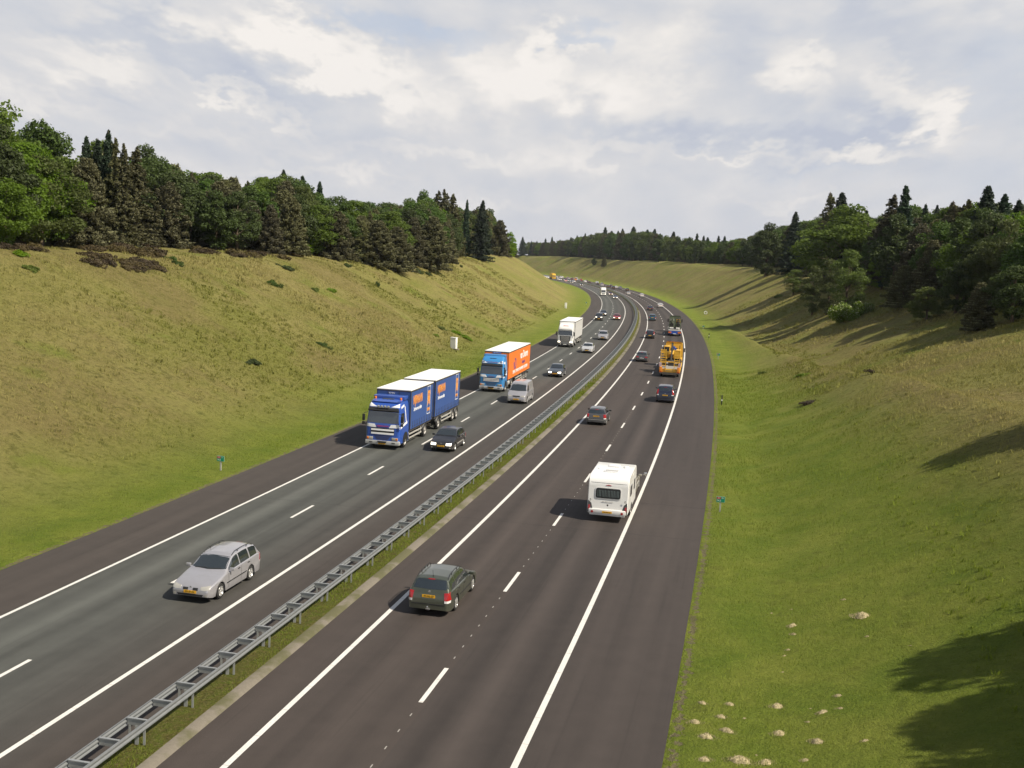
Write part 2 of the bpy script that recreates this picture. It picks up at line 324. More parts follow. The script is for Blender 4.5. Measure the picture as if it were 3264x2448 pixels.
mat('plate_yellow',(.80,.42,.012),.5); mat('plate_white',(.75,.75,.70),.5); mat('ink',(.02,.02,.02),.6); mat('ink_white',(.85,.85,.85),.5)
mat('ink_orange',(.78,.30,.045),.5); mat('ink_red',(.55,.03,.05),.5); mat('ink_purple',(.16,.07,.22),.5); mat('plate_blue',(.02,.08,.40),.5)
mat('sign_green',(.0,.23,.13),.4); mat('sign_red',(.45,.02,.02),.4); mat('sign_edge',(.35,.55,.42),.4)
dirt('white_body',(.80,.79,.76),.35,0,.4,.12); dirt('roof_white',(.80,.79,.76),.6,0,0,.2); dirt('curtain_blue',(.032,.078,.25),.55,0,0,.25,(.16,.2,.28))
dirt('cab_blue',(.026,.085,.38),.3,0,.6,.2); dirt('cab_sky',(.04,.22,.50),.3,0,.6,.2); dirt('curtain_orange',(.80,.19,.025),.5,0,0,.10)
dirt('machine_yellow',(.72,.40,.035),.5,0,.1,.30); dirt('machine_orange',(.75,.25,.02),.5,0,.1,.3); dirt('frame_dark',(.045,.04,.035),.8,0,0,.5); dirt('side_rail',(.55,.53,.48),.5,.3,0,.3)
dirt('bumper_silver',(.55,.55,.53),.4,.3,.2,.3); dirt('army_green',(.075,.095,.055),.75,0,0,.4,(.18,.17,.13)); dirt('truck_orange_body',(.82,.46,.03),.45,0,.2,.15)
dirt('deck_grey',(.26,.24,.21),.85,0,0,.4); dirt('post_grey',(.45,.44,.40),.7,.0,0,.3); dirt('cabinet_white',(.80,.79,.74),.6,0,0,.1)
mat('curtain_cloth',(.12,.15,.15),.8); mat('dish_white',(.8,.8,.8),.4)
def sandb(g,b):
    o=g.n('ShaderNodeTexCoord').outputs['Object']; n=g.noise(o,9,5,.8); L(g,g.mix(g.ramp(n,[(.34,0.0),(.55,1.0)]),(.20,.17,.07),(.66,.55,.32)),b.inputs['Base Color']); b.inputs['Roughness'].default_value=.95; bump(g,b,n,1,.08)
mat('sand',build=sandb)
# ---------------------------------------------------------------- mesh helpers
def tag(o,label=None,cat=None,group=None,kind=None):
    if label: o['label']=label
    if cat: o['category']=cat
    if group: o['group']=group
    if kind: o['kind']=kind
    return o
def link(name,me,parent=None,mats=None):
    o=bpy.data.objects.new(name,me); C.objects.link(o)
    if parent is not None: o.parent=parent
    if mats and me is not None and not me.materials:
        for m in mats: me.materials.append(MATS[m] if isinstance(m,str) else m)
    return o
def empty(name,loc,rz=0.0):
    o=bpy.data.objects.new(name,None); C.objects.link(o); o.location=loc; o.rotation_euler=(0,0,rz); o.empty_display_size=.3; return o
def np_mesh(name,v,f,uv=None,smooth=False,mi=None):
    """v (n,3), f (m,4) quads"""
    me=bpy.data.meshes.new(name); v=np.asarray(v,np.float32); f=np.asarray(f,np.int32); k=f.shape[1]
    me.vertices.add(len(v)); me.vertices.foreach_set('co',v.ravel()); me.loops.add(f.size); me.loops.foreach_set('vertex_index',f.ravel())
    me.polygons.add(len(f)); me.polygons.foreach_set('loop_start',np.arange(0,f.size,k,dtype=np.int32)); 
    me.polygons.foreach_set('loop_total',np.full(len(f),k,np.int32))
    if mi is not None: me.polygons.foreach_set('material_index',np.asarray(mi,np.int32))
    if uv is not None:
        l=me.uv_layers.new(name='UVMap'); l.data.foreach_set('uv',np.asarray(uv,np.float32)[f.ravel()].ravel())
    me.update(calc_edges=True); me.polygons.foreach_set('use_smooth',np.full(len(f),smooth)); me.validate(); return me
class MB:
    """collects shapes into one mesh"""
    def __init__(s): s.v=[]; s.f=[]; s.m=[]
    def add(s,v,f,m=0):
        o=len(s.v); s.v+= [tuple(q) for q in v]; s.f+=[tuple(i+o for i in q) for q in f]; s.m+=[m]*len(f); return s
    def box(s,x0,x1,y0,y1,z0,z1,b=0.0,m=0):
        if b<=0:
            v=[(x,y,z) for z in(z0,z1) for y in(y0,y1) for x in(x0,x1)]
            return s.add(v,[(0,2,3,1),(4,5,7,6),(0,1,5,4),(2,6,7,3),(0,4,6,2),(1,3,7,5)],m)
        bm=bmesh.new(); bmesh.ops.create_cube(bm,size=1)
        for q in bm.verts: q.co=Vector(((x0+x1)/2+q.co.x*(x1-x0),(y0+y1)/2+q.co.y*(y1-y0),(z0+z1)/2+q.co.z*(z1-z0)))
        bmesh.ops.bevel(bm,geom=bm.edges[:],offset=b,segments=2,affect='EDGES',profile=.6)
        bm.verts.index_update(); s.add([q.co for q in bm.verts],[[q.index for q in f.verts] for f in bm.faces],m); bm.free(); return s
    def tube(s,p,q,r,n=8,r2=None,m=0,cap=True):
        p=Vector(p); q=Vector(q); d=(q-p).normalized(); a=d.orthogonal().normalized(); b=d.cross(a); r2=r if r2 is None else r2
        v=[p+(a*math.cos(t)+b*math.sin(t))*r for t in np.arange(n)*2*math.pi/n]+[q+(a*math.cos(t)+b*math.sin(t))*r2 for t in np.arange(n)*2*math.pi/n]
        f=[(i,(i+1)%n,(i+1)%n+n,i+n) for i in range(n)]
        if cap: f+=[tuple(range(n))[::-1],tuple(range(n,2*n))]
        return s.add(v,f,m)
    def lathe_x(s,c,prof,n=28,m=0):
        """profile of (x offset, radius) turned about the x axis"""
        v=[];f=[];k=len(prof)
        for i in range(n):
            t=2*math.pi*i/n
            for (dx,r) in prof: v.append((c[0]+dx,c[1]+r*math.cos(t),c[2]+r*math.sin(t)))
        for i in range(n):
            for j in range(k-1): a=i*k+j; b=((i+1)%n)*k+j; f.append((a,b,b+1,a+1))
        return s.add(v,f,m)
    def quad(s,pts,m=0): return s.add(pts,[tuple(range(len(pts)))],m)
    def dome(s,c,rx,ry,rz,n=12,k=5,m=0):
        v=[(c[0],c[1],c[2]+rz)];f=[]
        for j in range(1,k+1):
            p=j/k*math.pi/2
            for i in range(n):
                t=2*math.pi*i/n; v.append((c[0]+rx*math.sin(p)*math.cos(t),c[1]+ry*math.sin(p)*math.sin(t),c[2]+rz*math.cos(p)))
        f+=[(0,1+i,1+(i+1)%n) for i in range(n)]
        for j in range(k-1):
            for i in range(n): a=1+j*n+i; b=1+j*n+(i+1)%n; f.append((a,a+n,b+n,b))
        return s.add(v,f,m)
    def mesh(s,name,smooth=None):
        me=bpy.data.meshes.new(name); me.from_pydata(s.v,[],s.f)
        me.polygons.foreach_set('material_index',s.m); bm=bmesh.new(); bm.from_mesh(me); bmesh.ops.recalc_face_normals(bm,faces=bm.faces[:]); bm.to_mesh(me); bm.free()
        if smooth is not None:
            me.polygons.foreach_set('use_smooth',[True]*len(me.polygons)); me.set_sharp_from_angle(angle=R(smooth))
        me.update(); return me
    def build(s,name,mats,parent=None,smooth=None):
        return link(name,s.mesh(name,smooth),parent,[mats] if isinstance(mats,str) else mats)
# ---------------------------------------------------------------- the ground
def grid(ss,uu):
    S2,U2=np.meshgrid(ss,uu,indexing='ij'); x,y,_=road(S2,U2); return S2,U2,x,y
def sheet(name,ss,uu,zf,m,kind='structure'):
    S2,U2,x,y=grid(ss,uu); z=zf(S2,U2) if callable(zf) else np.full(x.shape,zf)
    a,b=x.shape; i=np.arange(a*b).reshape(a,b)
    f=np.stack([i[:-1,:-1],i[:-1,1:],i[1:,1:],i[1:,:-1]],-1).reshape(-1,4)
    me=np_mesh(name,np.stack([x,y,z],-1).reshape(-1,3),f,np.stack([U2,S2],-1).reshape(-1,2),True)
    return tag(link(name,me,None,[m]),kind=kind)
ss=np.concatenate([np.arange(-300,-10,10),np.arange(-10,180,1.25),np.arange(180,420,2.5),np.arange(420,1001,6),np.arange(1020,1400,30),np.arange(1400,4200,400)])
ul=np.concatenate([-np.array([3000,1500,800,400,250,180,140,120,105,95,86,78,72,66]),-np.arange(62,18,-1.0),[-18,-17.4,U_H-.61,U_H-.5,-14,-10,-6,-3.4,-3.27]])
um=np.concatenate([np.arange(-3.24,-1.95,.13),[-1.94,-1.8,0,4,8,U_G+.5,U_G+.61,12.3,13,13.8]])
ur=np.concatenate([np.arange(14.6,72,1.0),[76,82,90,100,115,140,180,250,400,800,1500,3000]])
sheet('ground',ss,np.concatenate([ul,um,ur]),ground,'grassland')
rs=np.arange(-60,1300,2.0)
sheet('road_left_carriageway',rs,np.array([U_H,-14.5,U_A,-10,-7.5,U_C,-3.30]),0.0,'asphalt_left')
sheet('road_right_carriageway',rs,np.array([-1.76,0,1.9,U_E,5.5,U_F,9.3,U_G]),0.0,'asphalt_right')
kerb_u=np.array([-2.06,-2.02,-1.76,-1.64])
def kz(S2,U2): return np.where(U2<-2.08,.0,np.where(U2>-1.65,-.01,.075))+0*S2
sheet('kerb_strip',np.arange(-60,330,1.0),kerb_u,kz,'kerb_concrete')
def strip(name,s0,s1,u,w,z=.004,step=2.0): return s0,s1,u,w,z,step
def markings(name,items,z):
    V=[];Fq=[];UV=[]
    for s0,s1,u,w in items:
        n=max(2,int(math.ceil((s1-s0)/2.0))+1); q=np.linspace(s0,s1,n); base=len(V)
        for a in q:
            for du in(-w/2,w/2):
                x,y,_=rp(a,u+du); V.append((x,y,z)); UV.append((u+du,a))
        for k in range(n-1): i=base+2*k; Fq.append((i,i+1,i+3,i+2))
    me=np_mesh(name,V,Fq,UV); return tag(link(name,me,None,['line_paint']),kind='structure')
markings('road_edge_lines',[(-60,1290,U_A,.15),(-60,1290,U_C,.17),(-60,1290,0,.18),(-60,1290,U_F,.19)],.004)
def arcfix(u,s0,k):   # dash positions were measured along the line itself
    return s0
it=[]
def lane(u,sm,spacing=12.0,w=.15):
    # walk along the offset line so that the dashes are 3 m long with 9 m gaps
    a=SS[340:]; x,y,_=road(a,np.full(a.shape,u)); al=np.concatenate([[0],np.cumsum(np.hypot(np.diff(x),np.diff(y)))]); al-=np.interp(0,a,al)
    k=-6
    while sm+12*k<1200:
        p=sm+12*k; q=np.interp([p,p+3],al,a); it.append((float(q[0]),float(q[1]),u,w)); k+=1
    return al,a
lane(U_B,42.167); alE,aE=lane(U_E,34.2027)
markings('road_lane_dashes',it,.004)
it=[]
for k in range(-3,6):
    for j in range(7):
        p=34.2027+12*k+3+.9+j*1.17; q=float(np.interp(p,alE,aE)); it.append((q,q+.20,U_E,.035))
so_=markings('road_stud_marks',it,.008); so_.data.materials.clear(); so_.data.materials.append(mat('stud_grey',(.34,.32,.29),.6))
# ---------------------------------------------------------------- crash barrier in the median
gr=empty('guard_rail',(rp(60,-2.8)[0],rp(60,-2.8)[1],0)); tag(gr,'long double steel crash barrier in the grass median between the carriageways','guard rail')
inv=gr.matrix_basis.inverted()
def wrail(u,face):
    prof=[(0,.76),(.045,.755),(.052,.73),(.048,.695),(.01,.665),(.01,.635),(.048,.605),(.052,.57),(.03,.545),(0,.54)]
    prof=prof+[(p[0]-.008,p[1]) for p in prof[::-1]]
    q=np.concatenate([np.arange(10,200,2.0),np.arange(200,1200,6.0)]); k=len(prof); V=[];Fq=[]
    for a in q:
        for (d,z) in prof:
            x,y,_=rp(a,u+face*d); V.append((x-gr.location.x,y-gr.location.y,z))
    for i in range(len(q)-1):
        for j in range(k): A=i*k+j; B=i*k+(j+1)%k; Fq.append((A,B,B+k,A+k))
    me=np_mesh('rail_beam',V,Fq); bm=bmesh.new(); bm.from_mesh(me); bmesh.ops.recalc_face_normals(bm,faces=bm.faces[:]); bm.to_mesh(me); bm.free()
    link('rail_beam',me,gr,['galvanised_shaded'])
wrail(-2.52,1); wrail(-3.12,-1)
def crossbar(mb,s,o):
    for (a0,a1,z0,z1) in((-.035,.035,.745,.77),(-.012,.012,.56,.745)):
        P=[rp(s+a,u)[:2] for a in(a0,a1) for u in(-3.11,-2.53)]
        v=[(p[0]-o.x,p[1]-o.y,z) for z in(z0,z1) for p in P]; mb.add(v,[(0,1,3,2),(4,6,7,5),(0,4,5,1),(2,3,7,6),(0,2,6,4),(1,5,7,3)])
def post(mb,s,o):
    for u in(-2.82,):
        x,y,_=rp(s,u); x-=o.x;y-=o.y; mb.box(x-.05,x+.05,y-.03,y+.03,-.1,.56)
    for u in (-2.60,-3.04):
        x,y,_=rp(s,u); x-=o.x;y-=o.y; mb.box(x-.03,x+.03,y-.02,y+.02,-.1,.55)
far=MB();farp=MB();n=0
s=26.17-1.335*8
for k in range(620):
    a=s+k*1.335
    if a>840: break
    if k<100: m=MB(); crossbar(m,a,gr.location); m.build('crossbar','galvanised',gr)
    else: crossbar(far,a,gr.location)
    if k%2==0:
        if k<200: m=MB(); post(m,a,gr.location); m.build('post','galvanised',gr)
        else: post(farp,a,gr.location)
tag(far.build('crossbars','galvanised',gr),kind='stuff'); tag(farp.build('posts','galvanised',gr),kind='stuff')
# ---------------------------------------------------------------- cars
def lerp(x,t): return float(np.interp(x,[a for a,_ in t],[b for _,b in t]))
CT={ # d = distance behind the front bumper
'estate':dict(L=4.6,W=1.74,H=1.46,top=[(0,.48),(.02,.56),(.08,.64),(.25,.72),(.7,.82),(1.25,.93),(1.35,.97),(2.05,1.36),(2.35,1.43),(3.1,1.46),(3.9,1.43),(4.15,1.38),(4.32,1.18),(4.48,.97),(4.56,.78),(4.6,.6),(4.6,.48)],
  belt=[(0,.46),(.1,.58),(.5,.70),(1.3,.86),(2.2,.90),(4.0,.95),(4.6,.93)],ax=(.88,3.52),r=.31,panes=[(1.62,2.55),(2.63,3.42),(3.52,4.14)],tum=.34,cow=1.33,rf=2.1,rr=4.15,rb=4.45),
'hatch':dict(L=4.15,W=1.73,H=1.44,top=[(0,.46),(.02,.55),(.08,.64),(.22,.72),(.6,.83),(1.1,.95),(1.2,.98),(1.85,1.35),(2.15,1.42),(2.8,1.44),(3.45,1.39),(3.68,1.32),(3.92,1.05),(4.05,.92),(4.13,.75),(4.15,.5)],
  belt=[(0,.45),(.1,.58),(.5,.72),(1.2,.88),(2.0,.92),(4.15,.93)],ax=(.83,3.34),r=.31,panes=[(1.5,2.5),(2.58,3.3),],tum=.36,cow=1.18,rf=1.9,rr=3.68,rb=4.0),
'sedan':dict(L=4.6,W=1.75,H=1.42,top=[(0,.48),(.02,.56),(.08,.65),(.25,.72),(.7,.83),(1.25,.93),(1.35,.97),(2.05,1.34),(2.35,1.41),(2.9,1.42),(3.3,1.37),(3.85,1.06),(3.95,1.02),(4.45,.97),(4.55,.88),(4.6,.65),(4.6,.48)],
  belt=[(0,.46),(.1,.58),(.5,.70),(1.3,.86),(2.2,.90),(4.0,.94),(4.6,.90)],ax=(.88,3.52),r=.31,panes=[(1.62,2.5),(2.58,3.35)],tum=.34,cow=1.33,rf=2.1,rr=3.36,rb=3.84),
'mpv':dict(L=4.4,W=1.78,H=1.62,top=[(0,.5),(.02,.6),(.08,.70),(.22,.80),(.6,.92),(.95,1.02),(1.75,1.48),(2.1,1.58),(2.8,1.62),(3.7,1.58),(3.95,1.52),(4.18,1.22),(4.3,1.02),(4.38,.82),(4.4,.5)],
  belt=[(0,.48),(.1,.62),(.5,.80),(1.0,.94),(2.0,.99),(4.4,1.04)],ax=(.86,3.5),r=.32,panes=[(1.25,2.25),(2.33,3.15),(3.22,3.92)],tum=.30,cow=.98,rf=1.82,rr=3.97,rb=4.25),
'suv':dict(L=4.75,W=1.88,H=1.74,top=[(0,.6),(.02,.74),(.1,.90),(.3,.98),(1.2,1.10),(1.35,1.13),(2.0,1.58),(2.3,1.69),(3.2,1.74),(4.2,1.70),(4.42,1.64),(4.58,1.30),(4.68,1.08),(4.74,.8),(4.75,.55)],
  belt=[(0,.58),(.1,.80),(.5,.92),(1.3,1.02),(2.2,1.06),(4.75,1.12)],ax=(.9,3.72),r=.36,panes=[(1.65,2.55),(2.63,3.5),(3.58,4.38)],tum=.28,cow=1.33,rf=2.05,rr=4.44,rb=4.62),
'van':dict(L=4.9,W=1.9,H=1.94,top=[(0,.52),(.02,.66),(.08,.80),(.25,.92),(.7,1.08),(.82,1.12),(1.55,1.74),(1.85,1.88),(2.4,1.94),(4.6,1.92),(4.75,1.86),(4.84,1.3),(4.89,1.0),(4.9,.5)],
  belt=[(0,.5),(.1,.72),(.5,.92),(.85,1.02),(1.6,1.07),(4.9,1.10)],ax=(.9,3.9),r=.33,panes=[(1.1,2.0)],tum=.17,cow=.85,rf=1.6,rr=4.76,rb=4.83),
}
def body(T,cr=.05):
    L,W=T['L'],T['W']; r=T['r']+.055; axs=T['ax']
    ds=sorted(set([0,.012,.03,.06,.1,.16,.24,.34]+list(np.round(np.arange(.45,L-.4,.085),3))+[L-a for a in(.4,.3,.22,.15,.1,.06,.03,.012,0)]+[p for p,_ in T['top'] if .3<p<L-.3]))
    secs=[]
    for d in ds:
        e=min(d,L-d); cor=.82+.18*math.sqrt(max(0,1-(1-min(e,.42)/.42)**2)); taper=1-.035*max(0,(d-L*.6)/(L*.4))**2-.05*max(0,(L*.3-d)/(L*.3))**2
        w=W/2*cor*taper; zt=lerp(d,T['top']); zb=min(lerp(d,T['belt']),zt-.015); zl=.22
        if e<.25: zl=.22+.06*(1-e/.25)
        for a in axs:
            if abs(d-a)<r: zl=max(zl,T['r']+math.sqrt(r*r-(d-a)**2))
        zl=min(zl,zb-.08)
        P=[(0,zl),(w*.90,zl)]
        for f in(0,.12,.3,.5,.7,.86,1):
            z=zl+(zb-zl)*f; P.append((w*(.965+.035*math.sin(math.pi*min(1,.15+f*.75))),z))
        wb=P[-1][0]; H=max(0,zt-zb); crn=min(.055,H*.5)
        for f in(.06,.35,.65,.9): P.append((wb-.03*min(1,H/.2)-T['tum']*H*f*.95-(.0 if f<.9 else .012),zb+(H-crn)*f))
        wr=P[-1][0]
        for f in(.93,.8,.5,.0): P.append((wr*f,zt-crn*f*f*.98))
        secs.append(P)
    k=len(secs[0]); V=[];Fc=[];M=[]
    for d,P in zip(ds,secs):
        y=L/2-d
        V+=[(x,y,z) for x,z in P]+[(-x,y,z) for x,z in P[-2:0:-1]]
    n=2*k-2
    for i in range(len(ds)-1):
        for j in range(n):
            A=i*n+j;B=i*n+(j+1)%n; Fc.append((A,B,B+n,A+n)); M.append(1 if (j==0 or j==n-1) else 0)
    Fc.append(tuple(range(n))[::-1]); M.append(0); Fc.append(tuple(range(len(V)-n,len(V)))); M.append(0)
    return V,Fc,M
def proj_patch(mb,bvh,top,bot,axis,sgn,off=.006,nu=14,nv=7,m=0,thick=.014):
    """a panel that follows the body: outline given as top and bottom polylines in the projection plane (a,z)"""
    def samp(pl,t):
        q=[0]
        for a,b in zip(pl,pl[1:]): q.append(q[-1]+math.dist(a,b))
        t*=q[-1]; return np.interp(t,q,[p[0] for p in pl]),np.interp(t,q,[p[1] for p in pl])
    V=[];ok=True
    for j in range(nv+1):
        for i in range(nu+1):
            a0=samp(top,i/nu);b0=samp(bot,i/nu);f=j/nv; a=a0[0]*(1-f)+b0[0]*f; z=a0[1]*(1-f)+b0[1]*f
            if axis=='y': o=Vector((a,20*sgn,z)); d=Vector((0,-sgn,0))
            elif axis=='x': o=Vector((20*sgn,a,z)); d=Vector((-sgn,0,0))
            else: o=Vector((a,z,20)); d=Vector((0,0,-1))
            h,nn,_,_=bvh.ray_cast(o,d)
            if h is None: V.append(None); continue
            if nn.dot(d)>0: nn=-nn
            V.append((h,nn))
    good=[q for q in V if q is not None]
    if not good: return
    for i,q in enumerate(V):
        if q is None: V[i]=good[min(range(len(good)),key=lambda k:abs(k-i))]
    out=[h+n*off for h,n in V]; inn=[h-n*thick for h,n in V]; w=nu+1; N=len(V)
    F=[(j*w+i,j*w+i+1,(j+1)*w+i+1,(j+1)*w+i) for j in range(nv) for i in range(nu)]
    rim=[i for i in range(nu+1)]+[j*w+nu for j in range(1,nv+1)]+[nv*w+i for i in range(nu-1,-1,-1)]+[j*w for j in range(nv-1,0,-1)]
    F+=[(rim[i],rim[(i+1)%len(rim)],rim[(i+1)%len(rim)]+N,rim[i]+N) for i in range(len(rim))]
    mb.add(out+inn,F,m)
def wheel_mesh(r,w,spokes=8,truck=False):
    t=MB(); t.lathe_x((0,0,0),[(-w/2+.01,r*.60),(-w/2,r*.80),(-w/2+.02,r*.95),(-w/2+.05,r),(w/2-.05,r),(w/2-.02,r*.95),(w/2,r*.80),(w/2-.01,r*.60)],30)
    q=MB(); q.lathe_x((0,0,0),[(w/2-.012,r*.66),(w/2-.002,r*.63),(w/2-.03,r*.57),(w/2-.07,r*.5),(w/2-.075,.0)],30)
    if truck:
        q.lathe_x((0,0,0),[(w/2-.07,r*.28),(w/2+.01,r*.24),(w/2+.03,r*.16),(w/2+.03,0)],20)
    else:
        for k in range(spokes):
            a=2*math.pi*k/spokes; c,s=math.cos(a),math.sin(a); p=Vector((w/2-.03,c*r*.1,s*r*.1)); e=Vector((w/2-.018,c*r*.60,s*r*.60)); q.tube(p,e,r*.085,6,r*.07)
        q.lathe_x((0,0,0),[(w/2-.02,r*.16),(w/2-.005,r*.12),(w/2-.005,0)],14)
    return t.mesh('tyre',40),q.mesh('rim',40)
WH={}
def wheels(parent,L,ax,r,w,tr,truck=False,rimmat='alloy',spokes=8):
    key=(r,w,truck,spokes)
    if key not in WH: WH[key]=wheel_mesh(r,w,spokes,truck)
    for d in ax:
        for sx in(-1,1):
            o=link('wheel',WH[key][0],parent,['rubber']); o.location=(sx*tr,L/2-d,r); o.rotation_euler=(0,0,0 if sx>0 else math.pi)
            q=link('rim',WH[key][1],o,[rimmat])
            if len(q.data.materials) and q.data.materials[0].name!=rimmat:
                q.material_slots[0].link='OBJECT'; q.material_slots[0].material=MATS[rimmat]
FONT=None
def text(name,s,size,m,parent,loc,rot,sx=1.0,ext=.004):
    c=bpy.data.curves.new(name,'FONT'); c.body=s; c.size=size; c.align_x='CENTER'; c.align_y='CENTER'; c.extrude=ext; c.resolution_u=2; c.offset=size*.022 if size>.2 else 0
    t=bpy.data.objects.new(name,c); C.objects.link(t); dg=bpy.context.evaluated_depsgraph_get(); me=bpy.data.meshes.new_from_object(t.evaluated_get(dg)); bpy.data.objects.remove(t); bpy.data.curves.remove(c)
    me.materials.clear(); o=link(name,me,parent,[m]); o.location=loc; o.rotation_euler=rot; o.scale=(sx,1,1); return o
FRONT=(R(90),0,R(180)); REAR=(R(90),0,0); RIGHT=(R(90),0,R(90)); LEFT=(R(90),0,R(-90))
CAR={}
def car_parts(ty,front,rear,opts):
    key=(ty,front,rear,tuple(sorted(opts.items())))
    if key in CAR: return CAR[key]
    T=CT[ty]; L,W=T['L'],T['W']; V,F,M=body(T); b=MB(); b.add(V,F); b.m=M; me=b.mesh('body',32); me.materials.append(mat('tmp_paint')); me.materials.append(MATS['black_plastic'])
    bvh=BVHTree.FromPolygons([Vector(v) for v in V],F)
    top=lambda d: lerp(d,T['top']); belt=lambda d: lerp(d,T['belt']); P=[('body',me,None)]
    def hw(d,z,k=1.0):
        return (W/2-.03-T['tum']*max(0,z-belt(d))*.95)*k
    def put(n,mb,m,sm=32): P.append((n,mb.mesh(n,sm),m))
    # windscreen and rear window
    zc,zr=top(T['cow'])+.02,top(T['rf'])-.015; x0=hw(T['cow'],zc)-.07; x1=hw(T['rf'],zr)-.07
    m=MB(); proj_patch(m,bvh,[(-x1,zr-.03),(-x1*.5,zr+.0),(0,zr+.008),(x1*.5,zr),(x1,zr-.03)],[(-x0,zc+.02),(0,zc-.01),(x0,zc+.02)],'y',1); put('windscreen',m,'glass')
    zt,zb=top(T['rr'])-.045,top(T['rb'])+.01; x0=hw(T['rb'],zb)-.08; x1=hw(T['rr'],zt)-.09
    if ty=='van': zb=1.16; x0=.74;x1=.70
    m=MB(); proj_patch(m,bvh,[(-x1,zt),(0,zt+.012),(x1,zt)],[(-x0,zb+.02),(0,zb),(x0,zb+.02)],'y',-1); put('rear_window',m,'glass')
    for sx in(1,-1):
        for (a,c) in T['panes']:
            pts=np.linspace(a,c,9); tp=[];bt=[]
            for d in pts:
                zb_=belt(d)+.035; z2=max(zb_+.01,min(top(d)-.095,top(d)-.075)); 
                if d<T['rf']: z2=max(zb_+.01,top(d)-.11)
                tp.append((L/2-d,z2)); bt.append((L/2-d,zb_))
            if a<T['rf'] and False: pass
            m=MB(); proj_patch(m,bvh,tp,bt,'x',sx,nu=12,nv=4); put('side_window',m,'glass')
    # lamps, grille, bumpers
    fz=top(.1)
    for sx in(1,-1):
        if front=='round': tp=[(.40*sx,fz-.015),(.55*sx,fz+.0),(.74*sx,fz+.03)]; bt=[(.42*sx,fz-.12),(.58*sx,fz-.14),(.76*sx,fz-.10)]
        elif front=='twin': tp=[(.36*sx,fz-.02),(.73*sx,fz+.00)]; bt=[(.36*sx,fz-.16),(.73*sx,fz-.16)]
        else: tp=[(.42*sx,fz-.02),(.76*sx,fz+.0)]; bt=[(.42*sx,fz-.15),(.78*sx,fz-.14)]
        if sx<0: tp,bt=tp[::-1],bt[::-1]
        m=MB(); proj_patch(m,bvh,tp,bt,'y',1,off=.012,nu=8,nv=4); put('headlight',m,opts.get('lamp','head_lens'))
    m=MB()
    if opts.get('twin_grille'):
        for sx in(1,-1):
            a=sorted([.10*sx,.31*sx]); proj_patch(m,bvh,[(a[0],fz-.05),(a[1],fz-.05)],[(a[0]*1.0,fz-.14),(a[1],fz-.14)],'y',1,off=.008,nu=4,nv=2)
    else: proj_patch(m,bvh,[(-.36,fz-.03),(.36,fz-.03)],[(-.34,fz-.15),(.34,fz-.15)],'y',1,off=.008,nu=6,nv=2)
    put('grille',m,'black_plastic')
    m=MB(); proj_patch(m,bvh,[(-.55,.37),(.55,.37)],[(-.5,.29),(.5,.29)],'y',1,off=.006,nu=6,nv=2); put('air_intake',m,'black_plastic')
    for sx in (1,-1):
        a=sorted([.60*sx,.70*sx]); m=MB(); proj_patch(m,bvh,[(a[0],.38),(a[1],.38)],[(a[0],.30),(a[1],.30)],'y',1,off=.01,nu=2,nv=2); put('fog_lamp',m,'head_lens')
    rz=top(L-.06)
    for sx in(1,-1):
        if rear=='tall': tp=[(.66*sx,1.38 if ty=='suv' else top(T['rr'])-.12),(.76*sx,1.34 if ty=='suv' else top(T['rr'])-.16)]; bt=[(.70*sx,.86),(.90*sx,.86)]
        elif rear=='wide': tp=[(.42*sx,rz-.04),(.80*sx,rz-.04)]; bt=[(.44*sx,rz-.19),(.82*sx,rz-.19)]
        else: tp=[(.60*sx,.93),(.80*sx,.95)]; bt=[(.63*sx,.66),(.84*sx,.66)]
        if sx<0: tp,bt=tp[::-1],bt[::-1]
        m=MB(); proj_patch(m,bvh,tp,bt,'y',-1,off=.012,nu=5,nv=6); put('tail_light',m,'tail_lens')
        if rear!='wide':
            m=MB(); zz=bt[0][1]; a=sorted([.64*sx,.83*sx]); proj_patch(m,bvh,[(a[0],zz-.005),(a[1],zz-.005)],[(a[0],zz-.09),(a[1],zz-.09)],'y',-1,off=.014,nu=4,nv=3); put('indicator_lamp',m,'tail_clear')
    m=MB(); zz=.50; proj_patch(m,bvh,[(-.78,zz),(.78,zz)],[(-.78,zz-.03),(.78,zz-.03)],'y',-1,off=.010,nu=12,nv=1); put('bumper_strip',m,'black_plastic' if not opts.get('chrome') else 'side_rail')
    # side trim, seams, handles, mirrors
    for sx in(1,-1):
        m=MB(); proj_patch(m,bvh,[(L/2-T['ax'][0]-.45,.53),(L/2-T['ax'][1]+.45,.55)],[(L/2-T['ax'][0]-.45,.49),(L/2-T['ax'][1]+.45,.51)],'x',sx,off=.012,nu=12,nv=1); put('side_trim',m,opts.get('trim','black_plastic'))
        m=MB()
        for d in [T['panes'][0][0]-.12]+[p[1]+.04 for p in T['panes'][:2]]:
            y=L/2-d; proj_patch(m,bvh,[(y-.006,belt(d)-.01),(y+.006,belt(d)-.01)],[(y-.006,.30 if abs(d-T['ax'][1])>.5 else .75),(y+.006,.30 if abs(d-T['ax'][1])>.5 else .75)],'x',sx,off=.003,nu=1,nv=6,thick=.004)
        put('door_seam',m,'black_plastic')
        m=MB()
        for p in T['panes'][:2]:
            y=L/2-p[1]+.08; proj_patch(m,bvh,[(y,belt(p[1])-.07),(y+.16,belt(p[1])-.07)],[(y,belt(p[1])-.10),(y+.16,belt(p[1])-.10)],'x',sx,off=.022,nu=3,nv=1)
        put('door_handle',m,opts.get('trim','black_plastic'))
